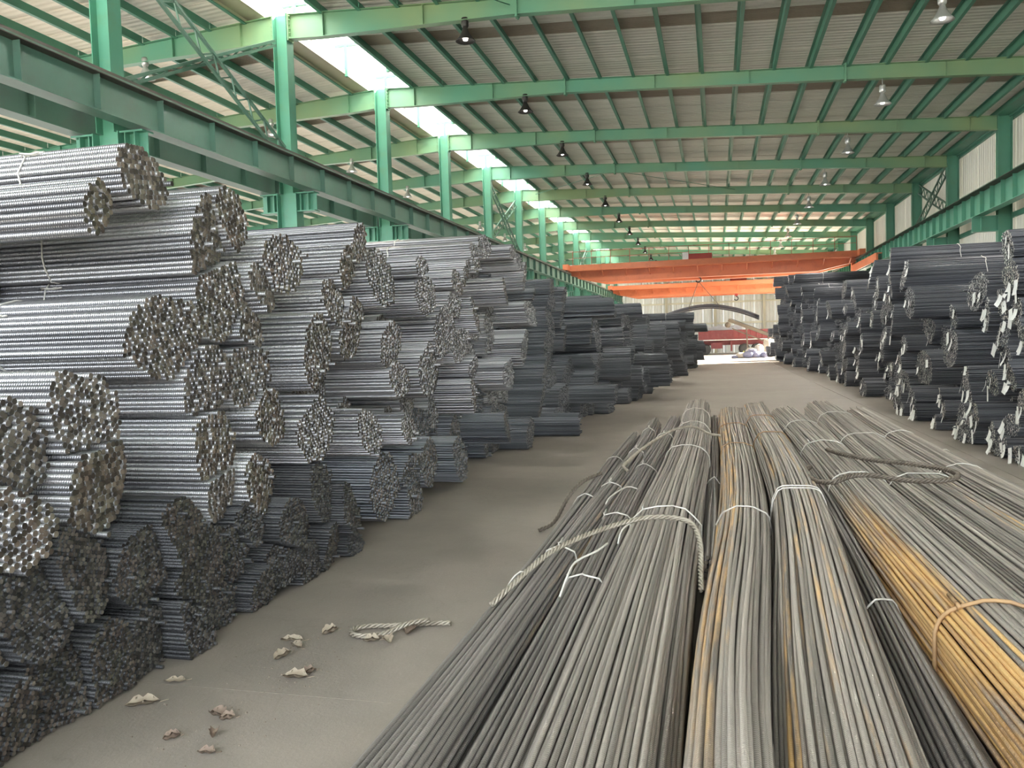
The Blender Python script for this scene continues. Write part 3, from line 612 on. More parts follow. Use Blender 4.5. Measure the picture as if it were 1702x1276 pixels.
LEFT="""-2.70 2.02 0.15 0.146 2;-2.76 2.15 0.70 0.144 2;-2.72 2.17 0.42 0.148 2;-2.85 2.20 0.95 0.160 2;-2.76 2.30 0.15 0.150 2;-2.81 2.41 0.40 0.150 2;-2.75 2.46 0.65 0.149 0;-2.73 2.56 0.15 0.147 0;-2.75 2.58 0.93 0.178 1;-2.75 2.73 0.54 0.149 0;-2.85 2.75 1.22 0.160 0;-2.79 2.85 0.15 0.149 0;-2.75 3.00 0.64 0.161 0;-2.80 3.12 1.33 0.165 1;-2.75 3.15 0.15 0.149 0;-2.80 3.17 0.99 0.200 1;-4.11 3.18 1.71 0.213 4;-2.80 3.27 2.30 0.090 1;-2.75 3.38 0.56 0.148 0;-4.10 3.40 2.04 0.179 4;-2.79 3.44 0.15 0.151 0;-4.10 3.51 1.38 0.174 4;-2.80 3.59 2.50 0.146 1;-4.06 3.62 1.05 0.172 4;-2.70 3.63 0.67 0.156 0;-2.80 3.70 1.69 0.195 1;-2.70 3.72 0.15 0.147 0;-4.10 3.73 2.04 0.182 4;-2.75 3.86 0.40 0.198 0;-2.80 4.01 0.15 0.157 0;-2.80 4.04 1.43 0.153 1;-2.80 4.09 1.05 0.173 1;-2.80 4.10 2.22 0.188 1;-2.80 4.13 0.80 0.140 0;-2.80 4.16 0.41 0.143 0;-2.80 4.20 1.93 0.193 1;-2.75 4.32 0.55 0.109 0;-2.80 4.35 2.39 0.144 1;-2.75 4.46 0.11 0.120 0;-2.80 4.47 1.46 0.167 0;-2.80 4.50 1.76 0.138 1;-2.80 4.52 0.76 0.170 0;-2.80 4.67 2.00 0.134 0;-2.75 4.67 0.22 0.133 0;-2.80 4.69 1.18 0.163 0;-2.70 4.77 0.45 0.150 0;-3.25 4.83 1.60 0.187 4;-2.80 4.93 2.17 0.153 0;-2.80 5.02 0.40 0.104 0;-2.75 5.03 0.11 0.141 0;-3.33 5.05 0.72 0.190 4;-3.38 5.05 1.27 0.177 4;-2.80 5.29 1.00 0.181 0;-2.80 5.34 0.57 0.166 0;-2.75 5.36 0.14 0.141 0;-2.80 5.38 1.58 0.200 0;-3.38 5.60 0.83 0.178 4;-3.44 5.60 1.27 0.179 4;-2.71 5.62 0.39 0.157 0;-2.80 5.68 1.95 0.151 0;-2.75 5.76 0.07 0.094 0;-2.80 5.91 2.23 0.151 0;-3.19 5.93 0.50 0.201 4;-3.35 5.93 0.94 0.182 4;-3.28 5.93 1.27 0.178 3;-2.80 5.95 1.76 0.200 0;-3.28 6.04 0.17 0.181 4;-2.80 6.16 2.45 0.117 0;-2.80 6.22 0.90 0.135 0;-3.40 6.37 1.27 0.202 3;-3.17 6.37 1.71 0.215 4;-2.80 6.49 0.40 0.200 0;-2.80 6.56 2.20 0.176 0;-3.23 6.59 0.94 0.188 3;-2.80 6.74 1.62 0.149 0;-3.26 6.81 0.17 0.186 4;-3.44 6.81 0.61 0.182 4;-2.80 6.92 1.30 0.137 0;-2.80 7.10 0.83 0.124 0;-2.80 7.13 0.41 0.170 0;-2.80 7.17 0.16 0.200 0;-3.15 7.47 0.83 0.182 3;-3.22 7.47 1.71 0.208 3;-2.80 7.61 2.38 0.090 0;-2.80 7.63 0.44 0.200 0;-2.80 7.68 1.36 0.199 0;-2.80 7.68 2.11 0.162 0;-3.32 7.91 0.17 0.218 4;-3.42 7.91 0.72 0.182 4;-3.17 8.02 1.05 0.194 3;-2.80 8.24 1.74 0.200 0;-3.15 8.24 0.39 0.187 4;-3.19 8.46 0.72 0.207 3;-3.35 8.46 1.38 0.201 4;-3.40 8.57 1.05 0.174 4;-2.80 8.61 0.33 0.200 0;-2.80 8.62 2.05 0.133 0;-2.80 8.71 2.29 0.134 0;-2.80 8.75 1.59 0.169 0;-3.21 8.90 0.83 0.182 3;-3.17 8.90 1.27 0.193 3;-3.19 8.90 1.93 0.178 4;-3.22 9.01 0.17 0.186 4;-2.80 9.07 2.43 0.119 0;-3.34 9.12 0.50 0.173 4;-3.28 9.12 1.60 0.197 4;-2.80 9.20 1.03 0.164 0;-2.80 9.23 1.32 0.121 0;-3.20 9.34 0.17 0.172 4;-2.80 9.38 1.95 0.144 0;-3.44 9.45 1.49 0.174 4;-2.80 9.45 2.64 0.130 0;-3.17 9.56 0.50 0.212 3;-3.40 9.56 1.16 0.213 4;-3.33 9.78 0.17 0.188 4;-3.21 9.78 0.83 0.180 4;-3.26 9.78 2.15 0.211 4;-2.80 9.87 2.82 0.128 0;-3.18 9.89 1.49 0.184 4;-3.37 9.89 1.82 0.171 4;-3.40 10.00 0.50 0.210 4;-3.19 10.00 1.16 0.190 4;-3.38 10.00 2.48 0.192 4;-3.41 10.55 0.17 0.179 4;-2.80 10.72 0.45 0.165 0;-3.21 10.77 0.83 0.210 4;-3.31 10.77 1.49 0.173 3;-3.25 10.77 1.82 0.193 3;-2.80 10.85 2.31 0.132 0;-2.80 10.91 1.17 0.167 0;-3.19 10.99 0.17 0.195 3;-3.37 11.21 0.50 0.172 4;-3.34 11.21 1.27 0.172 4;-3.15 11.21 1.60 0.173 3;-3.39 11.21 1.93 0.193 4;-3.34 11.21 2.59 0.207 3;-3.33 11.32 0.83 0.192 3;-2.80 11.33 2.90 0.090 0;-3.17 11.43 0.17 0.180 3;-3.44 11.43 2.26 0.211 4;-3.19 11.65 0.50 0.178 3;-3.18 11.65 1.16 0.175 4;-3.27 11.65 1.82 0.206 3;-2.80 11.72 2.80 0.090 0;-3.27 11.76 0.83 0.197 3;-3.27 11.76 2.48 0.174 4;-2.80 11.91 1.53 0.200 0;-2.75 11.92 0.22 0.173 0;-3.35 11.98 2.04 0.204 3;-2.80 12.04 2.60 0.155 0;-3.22 12.09 1.16 0.172 4;-3.24 12.20 0.50 0.196 3;-3.16 12.31 0.17 0.180 4;-3.24 12.31 0.83 0.173 3;-3.28 12.31 1.71 0.176 4;-2.80 12.38 2.05 0.178 0;-3.25 12.42 1.38 0.183 4;-2.80 12.64 2.35 0.090 0;-3.34 12.64 1.05 0.183 4;-3.21 12.75 0.17 0.179 4;-3.23 12.75 1.49 0.197 4;-3.21 12.75 1.93 0.189 4;-2.75 12.82 0.68 0.214 0;-2.75 13.10 1.02 0.238 0;-3.11 13.19 0.17 0.217 4;-2.80 13.29 1.00 0.200 2;-3.22 13.41 0.50 0.217 4;-2.75 13.47 1.54 0.223 0;-2.75 13.68 1.94 0.206 0;-2.30 13.69 0.14 0.175 0;-3.16 13.74 0.94 0.173 4;-2.75 13.83 2.27 0.145 0;-3.15 13.85 0.61 0.202 4;-3.26 13.85 1.27 0.213 4;-2.75 13.87 2.52 0.146 0;-3.35 13.96 1.71 0.172 4;-2.75 14.03 0.23 0.180 0;-2.75 14.10 0.10 0.130 2;-3.24 14.51 0.17 0.181 4;-2.94 14.62 0.94 0.181 3;-3.02 14.62 1.27 0.175 4;-3.06 14.62 1.71 0.214 4;-2.75 14.72 0.53 0.240 0;-2.75 14.76 2.06 0.177 0;-3.07 14.95 0.17 0.198 4;-3.03 14.95 1.27 0.188 4;-2.75 14.99 2.39 0.157 0;-2.75 15.01 1.65 0.191 0;-1.85 15.27 0.64 0.158 0;-2.75 15.29 1.02 0.240 0;-1.85 15.30 2.24 0.130 0;-2.30 15.35 1.81 0.240 0;-1.85 15.36 2.05 0.136 0;-2.81 15.39 0.17 0.171 4;-2.30 15.41 1.21 0.130 0;-3.10 15.61 1.49 0.184 4;-2.84 15.72 0.17 0.180 4;-3.05 15.72 1.16 0.198 4;-2.75 15.76 1.91 0.165 2;-2.30 15.79 0.65 0.141 2;-2.30 15.82 0.82 0.165 0;-2.67 16.05 0.17 0.185 3;-2.30 16.12 1.09 0.192 0;-2.64 16.16 0.50 0.181 4;-2.30 16.21 1.65 0.240 0;-2.67 16.38 0.83 0.190 4;-2.85 16.49 0.17 0.213 4;-2.72 16.49 1.16 0.195 4;-1.85 16.59 1.66 0.147 0;-2.86 16.71 0.50 0.180 4;-1.85 16.89 2.02 0.149 0;-2.70 16.93 0.17 0.208 3;-2.59 16.93 0.83 0.174 4;-2.49 16.93 1.16 0.183 4;-2.46 16.93 1.49 0.178 4;-2.30 17.04 2.30 0.202 0;-2.79 17.15 0.50 0.197 4;-2.30 17.23 1.75 0.230 2;-2.74 17.26 0.94 0.178 4;-2.42 17.26 1.27 0.178 4;-2.60 17.37 0.17 0.189 3;-2.73 17.48 0.61 0.184 4;-2.30 17.67 0.10 0.130 0;-1.85 18.01 1.05 0.239 0;-2.30 18.02 0.18 0.228 2;-2.30 18.09 0.44 0.215 0;-2.62 18.69 0.17 0.172 4;-2.48 18.69 0.61 0.178 4;-1.85 18.86 1.24 0.166 0;-2.51 19.02 0.28 0.197 4;-2.52 19.02 0.72 0.191 4;-2.15 20.45 0.17 0.205 3;-2.34 20.45 0.61 0.192 3;-2.35 20.56 1.27 0.202 4;-2.30 20.56 1.71 0.175 4;-2.15 20.56 2.04 0.174 3;-2.28 20.67 0.94 0.173 4;-2.18 20.89 0.17 0.192 4;-2.23 20.89 1.38 0.177 4;-2.13 20.89 1.71 0.173 3;-1.85 20.92 0.69 0.215 0;-1.85 20.99 2.33 0.130 0;-2.17 21.00 1.05 0.188 4;-2.16 21.22 1.93 0.201 4;-2.00 21.33 0.17 0.199 3;-2.03 21.33 0.61 0.191 4;-2.19 21.33 1.27 0.173 4;-2.22 21.44 1.60 0.185 4;-2.05 21.44 2.26 0.189 4;-1.25 21.66 1.06 0.130 0;-1.85 21.74 0.35 0.144 0;-1.85 21.84 1.47 0.160 0;-1.76 21.99 0.61 0.177 3;-2.01 22.10 0.17 0.173 4;-1.98 22.10 0.94 0.183 4;-2.14 22.21 1.38 0.212 4;-1.25 22.30 0.50 0.130 0;-1.25 22.39 0.74 0.147 0;-2.06 22.43 0.17 0.174 4;-1.94 22.43 1.05 0.197 4;-1.85 22.48 1.72 0.181 0;-2.19 22.76 0.17 0.184 4;-2.17 22.76 1.27 0.177 4;-1.85 22.90 1.00 0.151 2;-2.13 22.98 0.50 0.183 4;-1.85 22.98 2.08 0.185 0;-2.27 23.09 1.49 0.191 4;-2.12 23.20 0.17 0.217 4;-2.16 23.20 0.83 0.202 4;-2.11 23.31 1.16 0.176 4;-2.42 23.31 2.04 0.176 4;-2.15 23.42 0.50 0.203 4;-2.33 23.42 1.71 0.198 4;-2.38 24.08 0.50 0.200 4;-2.37 24.08 0.94 0.195 4;-1.85 24.15 0.13 0.159 0;-2.27 24.19 1.27 0.183 4;-2.46 24.41 0.72 0.213 4;-2.44 24.52 0.17 0.207 4;-1.85 24.53 1.32 0.161 0;-2.28 24.74 0.50 0.218 4;-2.20 24.85 1.16 0.183 4;-2.47 24.96 0.17 0.189 4;-2.49 24.96 0.83 0.181 4;-2.49 25.18 0.50 0.190 4;-2.38 25.29 0.94 0.184 4;-2.26 25.40 0.17 0.209 4;-2.36 25.62 0.50 0.189 4;-1.85 25.65 0.93 0.169 2;-1.85 25.98 0.25 0.152 2;-1.85 26.06 0.52 0.171 2;-2.40 26.06 0.94 0.207 4;-2.31 26.28 0.17 0.182 4;-2.23 26.39 0.50 0.191 4;-1.99 27.82 0.17 0.212 4;-1.75 27.82 0.83 0.198 4;-1.73 27.82 1.49 0.205 3;-1.74 27.93 1.16 0.173 3;-1.67 27.93 1.82 0.172 3;-1.85 28.04 0.50 0.198 4;-1.25 28.23 1.74 0.143 0;-1.75 28.26 0.17 0.213 4;-1.71 28.26 0.83 0.199 4;-1.25 28.33 1.97 0.144 0;-1.76 28.48 0.50 0.196 4;-1.82 28.48 1.16 0.172 4;-1.68 28.59 1.71 0.186 4;-1.76 28.70 0.17 0.174 4;-1.74 28.70 0.83 0.183 4;-1.69 28.81 1.38 0.173 4;-1.87 28.92 0.50 0.203 4;-1.70 29.03 0.17 0.179 4;-1.80 29.03 1.05 0.173 4;-1.89 29.25 0.72 0.183 4;-1.25 29.39 1.17 0.192 0;-1.87 29.47 0.17 0.214 4;-1.25 29.52 1.45 0.150 0;-1.61 29.58 0.83 0.177 4;-1.88 29.69 0.50 0.193 4;-1.71 29.80 1.27 0.189 4;-1.64 29.91 0.17 0.218 4;-1.67 29.91 0.94 0.193 4;-1.78 30.35 0.17 0.207 4;-1.85 30.35 0.83 0.210 4;-1.86 30.57 0.50 0.207 4;-1.70 30.79 0.17 0.210 4;-1.25 30.82 0.90 0.156 0;-1.86 31.01 0.50 0.195 4;-1.78 31.23 0.17 0.210 4;-1.67 31.23 0.83 0.205 4;-1.79 33.76 0.17 0.192 4;-1.25 34.27 0.50 0.199 0;-1.87 34.42 0.17 0.189 4;-1.81 34.64 0.50 0.196 4;-1.69 34.86 0.17 0.174 4;-1.25 35.43 0.18 0.231 0;-1.74 35.85 0.17 0.193 4;-1.47 39.92 0.17 0.182 4;-1.58 39.92 0.61 0.192 4;-1.63 39.92 1.27 0.198 4;-1.70 39.92 1.93 0.172 4;-1.61 40.03 0.94 0.176 4;-1.44 40.03 2.26 0.194 3;-1.51 40.14 1.60 0.179 4;-1.49 40.36 1.16 0.213 4;-1.09 40.40 2.56 0.233 0;-1.10 40.40 2.19 0.204 0;-1.13 40.40 0.50 0.204 0;-1.44 40.47 1.82 0.204 4;-1.67 40.58 0.17 0.192 4;-1.64 40.58 0.83 0.193 4;-1.62 40.58 1.49 0.178 4;-1.66 40.80 0.50 0.200 4;-1.45 40.80 1.16 0.186 4;-1.69 40.80 2.04 0.190 4;-1.43 40.80 2.48 0.209 4;-1.67 40.91 0.17 0.172 4;-1.42 40.91 1.60 0.192 4;-1.64 41.02 0.83 0.183 4;-1.68 41.24 0.17 0.183 4;-0.99 41.40 1.24 0.239 0;-1.00 41.40 0.83 0.209 0;-1.48 41.68 0.17 0.179 4;-1.36 41.79 0.50 0.184 4;-1.61 41.79 0.94 0.191 4;-1.28 43.33 0.17 0.200 4;-1.38 43.33 0.61 0.212 4;-1.19 43.66 1.05 0.190 4;-1.15 43.77 0.17 0.192 4;-0.69 43.80 0.68 0.189 0;-1.08 44.10 0.50 0.187 4;-0.63 44.20 1.11 0.223 0;-1.24 44.21 0.17 0.195 4;-1.27 44.43 0.72 0.180 4;-1.29 44.54 1.49 0.178 4;-1.19 44.54 1.93 0.215 4;-1.07 44.65 0.17 0.208 4;-1.13 44.65 1.16 0.199 4;-1.28 44.76 0.83 0.176 4;-1.11 44.87 0.50 0.193 4;-1.29 44.87 1.60 0.192 4;-1.27 44.98 1.27 0.180 4;-0.50 45.00 2.13 0.194 0;-1.31 45.09 0.17 0.180 4;-1.29 45.09 0.94 0.176 4;-1.19 45.31 0.50 0.195 4;-1.14 45.31 1.27 0.174 4;-1.05 45.31 1.60 0.185 4;-1.22 45.31 1.93 0.177 4;-1.08 45.53 0.17 0.194 4;-1.06 45.53 0.83 0.199 4"""
